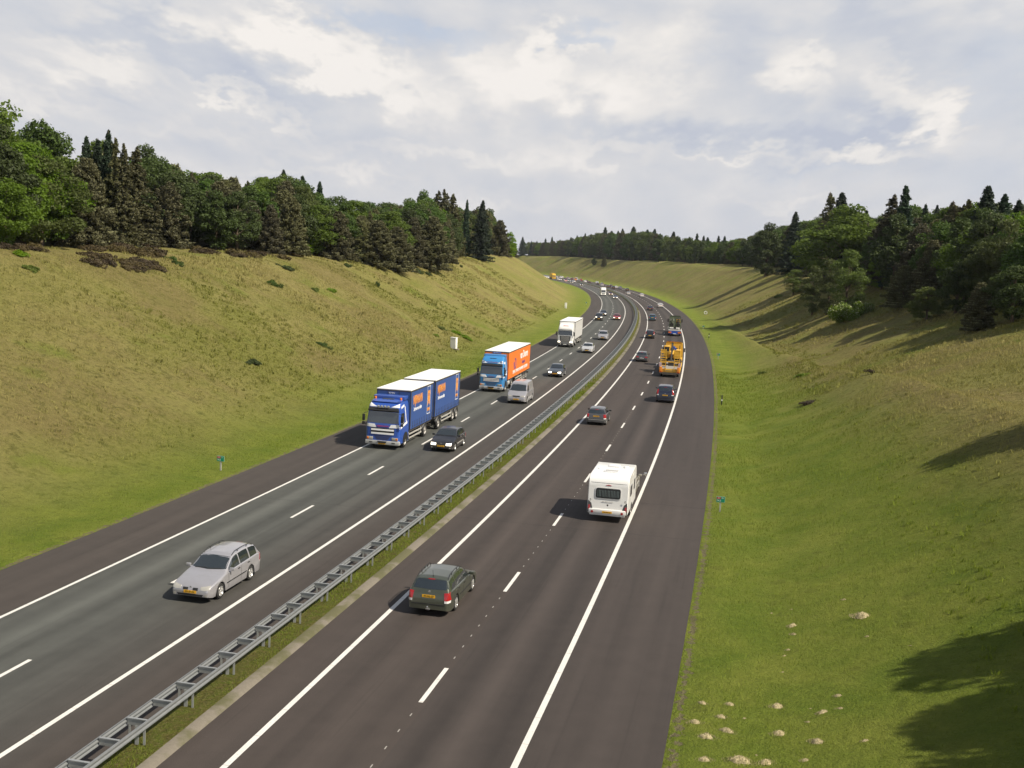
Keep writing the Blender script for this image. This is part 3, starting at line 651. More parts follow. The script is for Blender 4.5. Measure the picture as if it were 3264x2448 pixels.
        d=T['panes'][0][0]-.02; zb_=belt(d)+.07; m=MB(); m.box(*sorted([sx*(W/2-.03),sx*(W/2+.17)]),L/2-d-.07,L/2-d+.03,zb_-.02,zb_+.11,.03); m.tube((sx*(W/2-.12),L/2-d,zb_-.03),(sx*(W/2),L/2-d,zb_+.02),.025,6)
        put('wing_mirror',m,'PAINT' if opts.get('mirror','paint')=='paint' else 'black_plastic')
    if opts.get('rails'):
        for sx in(1,-1):
            m=MB(); prev=None
            dd=np.linspace(T['rf']+.12,T['rr']-.1,8)
            for d in dd:
                q=Vector((sx*(hw(d,top(d))-.075),L/2-d,top(d)+.045 if dd[0]<d<dd[-1] else top(d)-.035))
                if prev is not None: m.tube(prev,q,.016,6)
                prev=q
            for d in (dd[2],dd[5]): m.tube((sx*(hw(d,top(d))-.075),L/2-d,top(d)-.04),(sx*(hw(d,top(d))-.075),L/2-d,top(d)+.045),.018,6)
            put('roof_rail',m,'black_plastic')
    if opts.get('aerial'):
        d=T['rr']-.15; m=MB(); m.tube((0,L/2-d,top(d)-.01),(0,L/2-d-.10,top(d)+.28),.006,5); m.tube((0,L/2-d,top(d)-.02),(0,L/2-d,top(d)+.03),.022,8); put('aerial',m,'black_plastic')
    if opts.get('towbar'):
        m=MB(); m.tube((0,-L/2+.1,.33),(0,-L/2-.10,.33),.022,8); m.tube((0,-L/2-.10,.32),(0,-L/2-.10,.42),.02,8); m.dome((0,-L/2-.10,.41),.03,.03,.03,8,3); m.box(-.09,.09,-L/2-.03,-L/2+.02,.27,.31,.005); put('tow_bar',m,'chrome')
    m=MB(); proj_patch(m,bvh,[(-.13,top(T['rr'])-.02),(.13,top(T['rr'])-.02)],[(-.13,top(T['rr'])-.045),(.13,top(T['rr'])-.045)],'y',-1,off=.02,nu=4,nv=1); put('brake_light',m,'tail_lens')
    m=MB(); 
    for a,b_ in ((-.55,-.02),(.02,.55)): 
        h=MB()
        proj_patch(m,bvh,[(a,zc+.035),(b_,zc+.015)],[(a,zc+.02),(b_,zc+.0)],'y',1,off=.018,nu=5,nv=1)
    put('wiper',m,'black_plastic')
    # plates
    for sgn,zz,nm in((1,.45,'front'),(-1,opts.get('plate_z',.78 if rear!='wide' else .55),'rear')):
        h,nn,_,_=bvh.ray_cast(Vector((0,5*sgn,zz)),Vector((0,-sgn,0))); y=h.y+sgn*.012; m=MB(); m.box(-.26,.26,*sorted([y,y+sgn*.012]),zz-.055,zz+.055,.004); P.append(('number_plate',m.mesh('number_plate'),'PLATE',y+sgn*.014,zz,sgn))
        if sgn<0 or 1:
            m=MB(); h2,_,_,_=bvh.ray_cast(Vector((0,5*sgn,zz+.16)),Vector((0,-sgn,0)))
            if h2: m.lathe_x((0,0,0),[(0,.05),(.012,.045),(.014,0)],14); P.append(('badge',m.mesh('badge',40),'chrome',h2.y,zz+.16,sgn))
    CAR[key]=P; return P
def car(name,ty,pt,s0,u,facing,label,group,front='std',rear='side',rim='alloy',plate=None,plate_m='plate_yellow',far=False,yaw=0.0,spokes=8,**opts):
    """s0: where the end nearest the bridge stands. facing -1 = drives toward the bridge"""
    T=CT[ty]; L=T['L']; x,y,t=rp(s0+L/2,u); rz=-t+(math.pi if facing<0 else 0)+yaw
    e=empty(name,(x,y,.005),rz); tag(e,label,opts.pop('cat','car'),group)
    for p in car_parts(ty,front,rear,opts):
        if far and p[0] in('door_seam','door_handle','wiper','badge','fog_lamp','air_intake','brake_light','bumper_strip','side_trim'): continue
        o=link(p[0],p[1],e)
        m=p[2]
        if p[0]=='body': o.material_slots[0].link='OBJECT'; o.material_slots[0].material=pt; continue
        if not p[1].materials: p[1].materials.append(MATS['black_plastic'])
        o.material_slots[0].link='OBJECT'; o.material_slots[0].material=pt if m=='PAINT' else MATS[plate_m] if m=='PLATE' else MATS[m]
        if m=='PLATE' and plate and not far and p[5]==(1 if facing<0 else -1):
            text('plate_text',plate,.105,'ink',o,(0.01,p[3],p[4]),FRONT if p[5]>0 else REAR,1.0,.001)
        if p[0]=='badge': o.location=(0,p[3],p[4]); o.rotation_euler=(0,0,R(90) if p[5]>0 else R(-90))
    wheels(e,L,T['ax'],T['r'],.21 if ty!='van' else .23,T['W']/2-.125,False,rim,spokes)
    return e
PT={k:car_paint(k,c,me) for k,(c,me) in dict(silver=((.46,.45,.47),.5),olive=((.075,.085,.060),.45),black=((.012,.012,.016),.2),graphite=((.085,.088,.095),.4),navy=((.018,.024,.05),.3),white=((.72,.72,.71),.0),
 slate=((.05,.065,.085),.4),red=((.30,.012,.02),.2),teal=((.02,.085,.13),.35),maroon=((.09,.015,.02),.25),pearl=((.60,.60,.60),.35),beige=((.42,.39,.31),.35),dark=((.025,.028,.035),.3),bluegrey=((.13,.16,.21),.4),orange=((.75,.22,.03),.1),bright_red=((.42,.02,.03),.1)).items()}
GL='cars driving toward the bridge on the left carriageway'; GR='cars driving away from the bridge on the right carriageway'
car('estate_car','estate',PT['silver'],40.3,-7.45,-1,'silver estate car with roof rails closest to the bridge on the left carriageway',GL,front='round',plate='SD-JP-44',rails=True,twin_grille=True,lamp='head_lens',spokes=6)
car('hatchback','hatch',PT['black'],76.0,-7.3,-1,'black three door hatchback beside the long blue lorry',GL,front='twin',plate='HJ-TB-XH',lamp='lit_lens',spokes=5,trim='side_rail')
car('panel_van','van',PT['silver'],104.0,-7.25,-1,'silver van beside the lorry with the orange side curtain',GL,plate='72-VBJ-9',trim='side_rail',cat='van')
car('hatchback','sedan',PT['slate'],129.8,-7.25,-1,'dark blue grey saloon between the silver van and the silver car behind it',GL,front='twin',plate='TR-ZB-27',lamp='lit_lens',mirror='black')
car('saloon_car','sedan',PT['pearl'],166.5,-7.2,-1,'light silver saloon just ahead of the white articulated lorry in the fast lane',GL,plate='27-LX-GB')
car('minivan','mpv',PT['silver'],196.0,-7.0,-1,'small silver people carrier in the fast lane behind the light silver saloon',GL,plate='43-NS-FK')
car('off_road_car','suv',PT['black'],260.0,-11.4,-1,'black off-road car with lit headlights in the slow lane behind the white lorry',GL,lamp='lit_lens')
car('saloon_car','sedan',PT['navy'],284.0,-11.3,-1,'dark blue saloon close behind the black off-road car',GL,lamp='lit_lens')
car('hatchback','hatch',PT['red'],267.0,-7.4,-1,'dark red hatchback with lit headlights in the fast lane',GL,lamp='lit_lens')
car('saloon_car','sedan',PT['bluegrey'],419.5,-7.2,-1,'grey blue car in the fast lane ahead of the small white lorry',GL,far=True,lamp='lit_lens')
car('saloon_car','sedan',PT['maroon'],462,-7.3,-1,'dark maroon car beside the small white lorry in the bend',GL,far=True,lamp='lit_lens')
FARL=[('minivan','mpv','silver',733,-11.2,'silver people carrier in the slow lane between the bright red car and the yellow lorry'),('saloon_car','sedan','white',845,-11.2,'white saloon in the slow lane left of the yellow lorry'),('minivan','mpv','silver',690,-7.5,'silver people carrier overtaking the dark blue saloon in the far bend'),('saloon_car','sedan','white',800,-11.2,'white saloon right behind the yellow lorry in the slow lane'),('hatchback','hatch','silver',812,-7.6,'small silver hatchback left of the yellow lorry'),('hatchback','hatch','white',741,-11.0,'white hatchback just in front of the yellow lorry'),('hatchback','hatch','dark',608,-11.6,'dark hatchback alone in the slow lane of the far bend'),('saloon_car','sedan','navy',668,-11.3,'dark blue saloon in the far bend in front of the red car'),
 ('hatchback','hatch','bright_red',704,-10.9,'bright red car in the far queue on the left carriageway'),('saloon_car','sedan','dark',736,-7.6,'dark saloon just behind the bright red car in the far queue'),
 ('minivan','mpv','white',771,-7.2,'white car beside the yellow lorry in the far bend'),('minivan','mpv','silver',834,-7.6,'silver people carrier behind the yellow lorry in the far bend'),
 ('saloon_car','sedan','white',872,-7.4,'farther white car, second from the left end of the far queue'),('saloon_car','sedan','pearl',921,-7.3,'pale car at the very left end of the far queue'),('saloon_car','sedan','black',716,-7.4,'black car in the fast lane of the far bend')]
for n,ty,p,s0,u,lab in FARL: car(n,ty,PT[p],s0,u,-1,lab,GL,far=True,lamp='lit_lens')
car('estate_car','estate',PT['olive'],42.0,1.55,1,'olive green estate car with roof rails closest to the bridge on the right carriageway',GR,rails=True,plate='89-NJ-ZF',aerial=True,towbar=True,spokes=14,trim='black_plastic')
car('hatchback','hatch',PT['graphite'],94.3,1.45,1,'dark grey hatchback near the median ahead of the caravan',GR,plate='81-NT-BG',mirror='black',chrome=True)
car('off_road_car','suv',PT['navy'],112.9,6.35,1,'dark blue off-road car with tall red tail lights behind the yellow low loader',GR,rear='tall',plate='44-PJ-XL')
car('estate_car','estate',PT['graphite'],157.5,1.45,1,'dark grey estate car driving in the fast lane beside the yellow low loader',GR,rear='wide',plate='22-PG-RV',plate_m='plate_white')
car('minivan','mpv',PT['black'],207.5,1.05,1,'black people carrier in the fast lane behind the teal people carrier',GR,rear='tall',plate_z=.6)
car('minivan','mpv',PT['teal'],273.5,1.15,1,'dark teal people carrier in the fast lane beside the army load',GR)
car('saloon_car','sedan',PT['navy'],332,1.6,1,'dark blue saloon in the fast lane ahead of the teal people carrier',GR,rear='wide')
car('hatchback','hatch',PT['white'],359,5.9,1,'white hatchback in the slow lane ahead of the army load',GR,rear='wide')
FARR=[('saloon_car','sedan','black',725,5.5,'black saloon in the slow lane of the far queue'),('minivan','mpv','white',820,1.7,'white people carrier far along the right carriageway'),('hatchback','hatch','maroon',770,1.7,'maroon hatchback in the fast lane beyond the orange van'),('saloon_car','sedan','white',705,1.7,'white saloon in the fast lane of the far queue'),('minivan','mpv','red',752,5.6,'red people carrier beside the orange van in the far queue'),('saloon_car','sedan','pearl',590,5.5,'pale saloon in the slow lane at the start of the far queue'),('hatchback','hatch','bluegrey',657,5.7,'blue grey hatchback in the slow lane of the far queue'),('saloon_car','sedan','navy',850,5.4,'navy saloon near the far end of the right carriageway'),('hatchback','hatch','white',461,5.6,'white hatchback alone in the slow lane before the bend'),('saloon_car','sedan','pearl',481,1.4,'white saloon in the fast lane below a dark car'),
 ('minivan','mpv','dark',538,5.7,'dark people carrier in the slow lane above the white saloon'),('off_road_car','suv','dark',567,1.6,'dark off-road car near the barrier in the far queue'),
 ('saloon_car','sedan','navy',615,5.6,'navy saloon in the slow lane of the far queue'),('saloon_car','sedan','black',596,1.5,'black saloon in the fast lane of the far queue'),
 ('minivan','mpv','bluegrey',572,5.6,'blue grey people carrier in the slow lane of the far queue'),('saloon_car','sedan','silver',624,1.7,'silver saloon in the far queue between dark cars'),
 ('minivan','mpv','slate',646,1.7,'slate blue people carrier in the far queue'),('minivan','mpv','white',680,5.8,'white people carrier in the slow lane of the far queue'),
 ('saloon_car','sedan','dark',687,1.8,'dark saloon alone between two groups of the far queue'),('hatchback','hatch','bluegrey',736,2.0,'blue grey hatchback right behind the orange and white vans'),
 ('saloon_car','sedan','slate',790,5.2,'slate blue saloon in front of the orange van'),('saloon_car','sedan','silver',783,1.8,'silver saloon beyond the orange van'),('hatchback','hatch','red',806,4.6,'dark red car in the distance on the right carriageway'),
 ('saloon_car','sedan','white',830,4.2,'white saloon far away above the bright red car'),('saloon_car','sedan','dark',868,5.0,'dark saloon farthest along the right carriageway'),('saloon_car','sedan','silver',840,1.6,'silver saloon beyond the yellow lorry on the right carriageway')]
for n,ty,p,s0,u,lab in FARR: car(n,ty,PT[p],s0,u,1,lab,GR,far=True)
# ---------------------------------------------------------------- lorries
def cab(parent,paint,zroof,W=2.48,back=-2.15,front_style='daf',origin=0.0,dark=None):
    """cab-over tractor cab; local y=origin is its front, looking along +y"""
    zs=[.42,.55,.85,1.2,1.55,1.75,1.85,2.2,2.6,2.75,2.9,3.1,3.35,zroof-.12,zroof-.03,zroof]
    def fy(z): return lerp(z,[(0,0),(1.2,0),(1.75,-.02),(2.7,-.22),(2.95,-.20 if front_style!='x' else -.3),(3.3,-.42),(zroof,-1.0)])
    V=[];F=[];N=0
    for z in zs:
        w=lerp(z,[(0,W/2),(1.8,W/2),(2.7,W/2-.05),(3.2,W/2-.10),(zroof-.12,W/2-.16),(zroof,W/2-.24)]); f=origin+fy(z); bk=origin+back; r=.22
        ring=[]
        for cx_,sgn in((w-r,1),):
            for t in np.linspace(0,math.pi/2,6): ring.append((w-r+r*math.cos(t),f-r+r*math.sin(t)))
        ring+=[(a,f+.035*(1-(a/(w-r))**2)) for a in np.linspace(w-r,-(w-r),7)[1:-1]]
        for t in np.linspace(math.pi/2,math.pi,6): ring.append((-(w-r)+r*math.cos(t),f-r+r*math.sin(t)))
        ring+=[(-w,bk),(w,bk)]
        N=len(ring); V+=[(x,y,z) for x,y in ring]
    for i in range(len(zs)-1):
        for j in range(N): F.append((i*N+j,i*N+(j+1)%N,(i+1)*N+(j+1)%N,(i+1)*N+j))
    F.append(tuple(range(N))[::-1]); F.append(tuple(range(len(V)-N,len(V))))
    # wheel arch: dark panel set on both sides
    b=MB(); b.add(V,F); ob=b.build('cab',[paint],parent,35); bvh=BVHTree.FromPolygons([Vector(v) for v in V],F)
    return ob,bvh
def patch(parent,name,bvh,top,bot,axis,sgn,m,off=.008,nu=10,nv=5):
    q=MB(); proj_patch(q,bvh,top,bot,axis,sgn,off=off,nu=nu,nv=nv,thick=.02); return q.build(name,m,parent,32)
def cab_daf(t,paint,zr,o,stripe='ink_white',grille_bars=2,name_txt=None,spots=True,visor='black_plastic',txt_m='ink_red'):
    c,bvh=cab(t,paint,zr,origin=o)
    patch(c,'windscreen',bvh,[(-1.06,2.62),(1.06,2.62)],[(-1.12,1.84),(1.12,1.84)],'y',1,'glass',.01,14,6)
    q=MB(); 
    for i in range(9):
        pass
    q.add([(-1.12,o-.13,2.64),(1.12,o-.13,2.64),(1.10,o+.02,2.74),(-1.10,o+.02,2.74),(-1.08,o-.10,2.92),(1.08,o-.10,2.92)],[(0,1,2,3),(3,2,5,4),(0,3,4),(1,5,2),(0,4,5,1)]); q.build('sun_visor',visor,c,30)
    for sx in(1,-1):
        patch(c,'side_window',bvh,[(o-1.05,2.52),(o-.40,2.55)],[(o-1.05,1.72),(o-.30,1.78)],'x',sx,'glass',.01,6,4)
        tri=[(.62*sx,1.70),(1.16*sx,1.74)],[(.50*sx if 0 else .78*sx,1.52),(1.16*sx,1.50)]
        tp=[(.60*sx,1.72),(1.17*sx,1.76)]; bt=[(.78*sx,1.52),(1.17*sx,1.52)]
        if sx<0: tp,bt=tp[::-1],bt[::-1]
        # white livery flashes
        patch(c,'white_flash',bvh,[(.45*sx,1.52),(1.17*sx,1.56)][::sx],[(.60*sx,1.76),(1.17*sx,1.78)][::sx],'y',1,stripe,.010)
        patch(c,'white_flash',bvh,[(.62*sx,3.02),(1.05*sx,3.20)][::sx],[(.50*sx,2.97),(1.10*sx,2.95)][::sx],'y',1,stripe,.010)
        patch(c,'white_flash',bvh,[(o-1.75,1.86),(o-.1,1.66)],[(o-1.75,1.70),(o-.1,1.46)],'x',sx,stripe,.010)
        patch(c,'white_flash',bvh,[(o-1.15,3.12),(o-.45,3.02)],[(o-1.15,2.98),(o-.45,2.86)],'x',sx,stripe,.010)
        patch(c,'white_flash',bvh,[(o-1.35,2.98),(o-1.20,2.98)],[(o-1.55,1.86),(o-1.42,1.86)],'x',sx,stripe,.012,3,8)
        q=MB(); q.box(*sorted([sx*1.30,sx*1.50]),o+.0,o+.10,1.95,2.42,.04); q.box(*sorted([sx*1.30,sx*1.50]),o+.0,o+.10,1.68,1.90,.04); q.tube((sx*1.14,o-.12,2.55),(sx*1.40,o+.05,2.48),.02,6); q.tube((sx*1.14,o-.10,1.70),(sx*1.40,o+.05,1.72),.02,6); q.build('wing_mirror','black_plastic',c,30)
    patch(c,'grille',bvh,[(-.85,1.50),(.85,1.50)],[(-.85,1.08),(.85,1.08)],'y',1,'black_plastic',.012)
    for k in range(grille_bars):
        z=1.43-k*(.30/max(1,grille_bars-1))*.85; patch(c,'grille_bar',bvh,[(-.83,z),(.83,z)],[(-.82,z-.12 if grille_bars==2 else z-.06),(.82,z-.12 if grille_bars==2 else z-.06)],'y',1,'ink_white',.035)
    for k in range(4):
        z=.98-k*.085; w=.62-.06*k; patch(c,'air_slot',bvh,[(-w,z),(w,z)],[(-w+.03,z-.035),(w-.03,z-.035)],'y',1,'frame_dark',.010)
    q=MB(); q.box(-1.24,1.24,o-.42,o+.07,.32,.62,.07); q.build('bumper','bumper_silver',t,30)
    patch(c,'bumper_scoop',bvh,[(-.34,.58),(.34,.58)],[(-.28,.46),(.28,.46)],'y',1,'black_plastic',.10)
    for sx in(1,-1):
        q=MB(); q.box(*sorted([sx*.68,sx*1.14]),o-.02,o+.05,.66,.86,.03); h=q.build('headlight','head_lens',c,30)
        q=MB(); q.box(*sorted([sx*.98,sx*1.12]),o+.02,o+.056,.68,.84,.01); q.build('indicator_lamp','amber_lens',h,30)
        q=MB(); q.box(*sorted([sx*.70,sx*.95]),o+.06,o+.085,.44,.52,.01); q.build('fog_lamp','dark_grey',c,30)
    q=MB(); q.box(-.26,.26,o+.08,o+.10,.36,.47,.003); pl=q.build('number_plate','plate_yellow',t)
    text('plate_text','BN-ZV-59' if grille_bars==2 else 'BS-PP-33',.10,'ink',pl,(0,o+.102,.415),FRONT,1,.001)
    if spots:
        for x in(-.36,-.12,.12,.36):
            q=MB(); q.lathe_x((0,0,0),[(-.06,.05),(-.02,.095),(.02,.10),(.03,.085),(.04,0)],16); s_=q.build('spot_lamp','chrome',c,40); s_.location=(x,o-.02,3.02); s_.rotation_euler=(0,0,R(90)); 
        q=MB(); q.tube((-.9,o-.10,2.93),(.9,o-.10,2.93),.02,8); q.build('lamp_bar','chrome',c)
        for sx in(1,-1):
            q=MB(); q.lathe_x((0,0,0),[(-.12,.08),(.10,.08),(.13,.05),(.13,0)],14); b_=q.build('beacon','amber_lens',c,40); b_.location=(sx*.93,o-1.05,zr+.02); b_.rotation_euler=(0,R(-90),0)
        q=MB(); q.box(-.42,.42,o-1.35,o-.95,zr-.01,zr+.03,.01); 
        for x in(-.25,0,.25): q.tube((x,o-.95,zr+.0),(x,o-.82,zr-.04),.02,6)
        q.build('roof_hatch','dark_grey',c)
        q=MB(); q.box(-1.14,1.14,o-2.2,o-1.25,zr-.05,zr+.22,.06); q.build('roof_deflector',paint,c,30)
    else:
        for sx in(1,-1): patch(c,'roof_lamp',bvh,[(.80*sx,3.18),(1.02*sx,3.14)][::sx],[(.78*sx,3.02),(1.06*sx,2.98)][::sx],'y',1,'chrome',.03,4,4)
        patch(c,'roof_marker',bvh,[(-.35,3.42),(.35,3.42)],[(-.3,3.38),(.3,3.38)],'y',1,'black_plastic',.03)
    if name_txt:
        text('cab_lettering',name_txt[0],.16,txt_m,c,(0,o+.045,1.63),FRONT,1.15,.004)
        if len(name_txt)>1: text('roof_lettering',name_txt[1],.20,txt_m,c,(0,o-.13,3.08),(R(90+30) if 0 else R(72),0,R(180)),1.25,.02)
    # steps and arches
    for sx in(1,-1):
        q=MB()
        a=[(o-1.42+.62*math.cos(t),.52+.62*math.sin(t)) for t in np.linspace(R(-5),R(185),13)]; x=sx*1.245
        v=[(x+sx*.012,y,z) for y,z in a]; q.add(v+[(x+sx*.012,o-1.42,.42)],[(i,i+1,13) for i in range(12)]); q.build('wheel_arch','black_plastic',c)
    return c,bvh
def box_body(parent,name,y0,y1,z0,z1,side,W=2.55,roof='roof_white',straps=0,strap_m='frame_dark',front_m=None):
    q=MB(); q.box(-W/2,W/2,y0,y1,z0,z1,.015); b=q.build(name,side,parent)
    q=MB(); q.box(-W/2-.012,W/2+.012,y0-.012,y1+.012,z1-.02,z1+.045,.012); 
    r=q.build('roof',roof,b)
    q=MB()
    for sx in(1,-1): q.box(*sorted([sx*(W/2-.02),sx*(W/2+.016)]),y0-.01,y1+.01,z1-.12,z1-.022,0)
    q.box(-W/2-.005,W/2+.005,y1-.02,y1+.015,z1-.10,z1-.022,0); q.build('roof_edge','frame_dark',b)
    for sx in(1,-1):
        for y in(y0+.05,y1-.05):
            q=MB(); q.box(*sorted([sx*(W/2-.05),sx*(W/2+.014)]),y-.05,y+.05,z0-.05,z1-.12,0); q.build('corner_post','frame_dark' if side!='curtain_orange' else side,b)
    if straps:
        for sx in(1,-1):
            q=MB(); 
            for y in np.arange(y0+.25,y1-.15,(y1-y0-.4)/straps):
                q.box(*sorted([sx*(W/2+.002),sx*(W/2+.012)]),y-.022,y+.022,z0-.04,z0+.55,0); q.box(*sorted([sx*(W/2+.004),sx*(W/2+.03)]),y-.035,y+.035,z0+.12,z0+.24,0)
            q.build('curtain_straps',strap_m,b)
    return b
def chassis(parent,y0,y1,rails=None,z=.95):
    q=MB(); 
    for sx in(1,-1): q.box(*sorted([sx*.35,sx*.47]),y0,y1,z-.28,z,0)
    for y in np.arange(y0+.4,y1,1.2): q.box(-.4,.4,y-.05,y+.05,z-.2,z-.05,0)
    q.box(-1.2,1.2,y0,y1,z-.0,z+.10,0); c=q.build('chassis','frame_dark',parent)
    if rails:
        for sx in(1,-1):
            q=MB(); 
            for zz in(.52,.80): q.box(*sorted([sx*1.20,sx*1.24]),rails[0],rails[1],zz-.055,zz+.055,.01)
            for y in(rails[0]+.05,rails[1]-.05): q.box(*sorted([sx*1.17,sx*1.20]),y-.04,y+.04,.46,.98,0)
            q.build('side_guard','side_rail',parent)
    return c
def mudguard(parent,y,r=.52,m='dark_grey'):
    for sx in(1,-1):
        q=MB(); v=[];n=10
        for t in np.linspace(R(10),R(170),n):
            for dx in(1.24,.90): v.append((sx*dx,y+(r+.09)*math.cos(t),r+(r+.09)*math.sin(t)))
        q.add(v,[(2*i,2*i+1,2*i+3,2*i+2) for i in range(n-1)]); o=q.build('mudguard',m,parent,60); o.modifiers.new('t','SOLIDIFY').thickness=.015
def wheels_y(parent,ys,r=.50,w=.30,tr=1.08,rim='steel_rim'):
    key=(r,w,True,0)
    if key not in WH: WH[key]=wheel_mesh(r,w,0,True)
    for y in ys:
        for sx in(-1,1):
            o=link('wheel',WH[key][0],parent,['rubber']); o.location=(sx*tr,y,r); o.rotation_euler=(0,0,0 if sx>0 else math.pi); link('rim',WH[key][1],o,[rim])
def rear_kit(parent,y,z=.75,m='frame_dark'):
    q=MB(); q.box(-1.2,1.2,y-.02,y+.10,z-.18,z,.01); q.build('rear_bumper',m,parent)
    for sx in(1,-1):
        q=MB(); q.box(*sorted([sx*.75,sx*1.15]),y-.05,y-.02,z-.15,z-.03,.005); q.build('tail_light','tail_lens',parent)
# blue drawbar lorry -------------------------------------------------
def place(name,s0,u,face,label,cat,group=None,along=0.0):
    x,y,t=rp(s0+along,u); return tag(empty(name,(x,y,.005),-t+(math.pi if face<0 else 0)),label,cat,group)
LG='lorries driving toward the bridge'
def logo_panel(b,yc,zc,sx,W=2.55):
    x=sx*(W/2+.006); q=MB()
    for (a0,a1,c0,c1) in((-.42,.42,1.02,1.06),(-.42,.42,-1.06,-1.02),(-.42,-.38,-1.02,1.02),(.38,.42,-1.02,1.02)): q.box(*sorted([x,x+sx*.006]),yc+a0,yc+a1,zc+c0,zc+c1,0)
    q.build('logo_frame','ink_white',b)
    q=MB(); q.box(*sorted([x,x+sx*.006]),yc-.30,yc+.30,zc-.40,zc+.72,0); lf=q.build('logo_panel','ink_orange',b)
    q=MB(); X=x+sx*.007
    q.box(*sorted([X,X+sx*.005]),yc-.07,yc+.07,zc+.30,zc+.52,0); q.box(*sorted([X,X+sx*.005]),yc-.06,yc+.06,zc-.22,zc-.08,0); q.add([(X+sx*.005,yc-.24,zc-.40),(X+sx*.005,yc+.24,zc-.40),(X+sx*.005,yc+.10,zc-.24),(X+sx*.005,yc-.10,zc-.24)],[(0,1,2,3)]); q.build('emblem','curtain_blue',lf)
    text('logo_lettering','RMN',.36,'ink_orange',b,(x+sx*.004,yc,zc-.72),RIGHT if sx>0 else LEFT,.9,.004)
def livery(b,y1,z1):
    for sx in(1,-1):
        rot=RIGHT if sx>0 else LEFT; x=sx*(2.55/2+.006)
        text('side_lettering','NIJRMANN',.88,'ink_orange',b,(x,y1,z1),rot,.56,.005)
        text('slogan_lettering','Zuivel voor vers en lekker',.36,'ink_white',b,(x,y1,z1-.66),rot,.54,.005)
t=place('box_lorry',75.3,-11.35,-1,'long blue lorry with a white roof and blue curtain sides, closest to the bridge','lorry',LG)
cab_daf(t,'cab_blue',3.42,0,name_txt=['NIJRMANN'])
b=box_body(t,'cargo_box',-8.35,-2.35,1.12,3.95,'curtain_blue',straps=12)
q=MB()
for x in(-.42,.42): q.box(x-.01,x+.01,-2.34,-2.325,3.2,3.85,0)
q.build('front_panel_seam','frame_dark',b); text('front_lettering','RMN',.16,'ink_white',b,(.15,-2.32,3.70),FRONT,1.3)
livery(b,-4.2,3.15); [logo_panel(b,-7.15,2.75,sx) for sx in(1,-1)]
chassis(t,-8.3,-.6,(-5.6,-2.35)); wheels_y(t,[-1.42,-6.6]); mudguard(t,-6.6)
rear_kit(t,-8.3)
q=MB(); q.box(.55,1.15,-3.9,-2.9,.45,.95,.06); q.build('fuel_tank','bumper_silver',t,30)
tr=place('drawbar_trailer',75.3,-11.35,-1,'blue curtain sided drawbar trailer coupled behind the blue lorry','trailer')
t2=tr; xx,yy,tt=rp(75.3+13.2,-11.35); tr.location=(xx,yy,.005); tr.rotation_euler=(0,0,-tt+math.pi)
b=box_body(tr,'cargo_box',-4.0,4.1,1.15,4.0,'curtain_blue',straps=16); livery(b,2.2,3.2); [logo_panel(b,-2.9,2.8,sx) for sx in(1,-1)]
text('front_lettering','RMN',.16,'ink_white',b,(.15,4.13,3.78),FRONT,1.3)
chassis(tr,-3.9,4.0,(-1.5,1.7)); wheels_y(tr,[2.6,-2.1,-3.35],.48); mudguard(tr,2.6,.48); mudguard(tr,-2.1,.48); mudguard(tr,-3.35,.48); rear_kit(tr,-4.0)
q=MB(); q.tube((-.4,3.2,.62),(0,5.0,.55),.06,8); q.tube((.4,3.2,.62),(0,5.0,.55),.06,8); q.build('drawbar','frame_dark',tr)
q=MB(); q.tube((.15,4.15,1.2),(.3,4.6,.8),.03,8); q.tube((.3,4.6,.8),(.25,4.9,1.1),.03,8); q.build('air_hose','black_plastic',tr)
# orange curtain lorry ----------------------------------------------
t=place('tractor_unit',111.6,-11.25,-1,'sky blue tractor unit with white stripes pulling the orange curtain trailer','lorry',LG)
cab_daf(t,'cab_sky',3.62,0,grille_bars=3,name_txt=['v.Deuren','van Deuren'],spots=False,txt_m='tail_lens')
q=MB(); q.box(-1.12,1.12,-2.2,-1.2,3.5,3.78,.10); q.build('roof_deflector','cab_sky',t,30)
chassis(t,-5.6,-.6); wheels_y(t,[-1.42,-5.0]); mudguard(t,-5.0)
for sx in(1,-1):
    q=MB(); q.tube((sx*.95,-3.7,.72),(sx*.95,-2.6,.72),.32,20); q.build('fuel_tank','bumper_silver',t,50)
tr=place('curtain_trailer',111.6,-11.25,-1,'orange curtain sided trailer with white lettering and a white roof','trailer'); xx,yy,tt=rp(111.6+9.4,-11.25); tr.location=(xx,yy,.005); tr.rotation_euler=(0,0,-tt+math.pi)
b=box_body(tr,'cargo_box',-6.6,6.95,1.15,4.0,'curtain_orange')
q=MB(); q.box(-.45,.45,6.96,6.985,3.80,3.93,0); q.build('front_board','plate_blue',b); text('front_lettering','van Deuren',.13,'ink_white',b,(0,6.995,3.865),FRONT,1.2)
for sx in(1,-1):
    rot=RIGHT if sx>0 else LEFT; x=sx*(1.275+.006)
    text('side_lettering','van Deuren',1.15,'ink_white',b,(x,-2.6,3.10),rot,.92,.005); text('side_lettering','transport',.62,'ink_purple',b,(x,-2.3,2.30),rot,.9,.005)
    text('slogan_lettering','OPSLAG  VERVOER  KRAANWERK  GOEDEREN',.46,'ink_white',b,(x,-.4,1.62),rot,.98,.005)
    text('side_emblem','vD',1.7,'ink_purple',b,(x,3.1,2.4),rot,.8,.005)
    q=MB(); q.box(*sorted([sx*1.25,sx*1.295]),-6.5,6.9,1.13,1.20,0); q.box(*sorted([sx*1.25,sx*1.285]),-6.5,6.9,1.34,1.37,0); q.build('side_rave','curtain_orange',b)
chassis(tr,-6.5,5.0,(-1.6,2.2)); wheels_y(tr,[-2.2,-3.5,-4.8]); rear_kit(tr,-6.6)
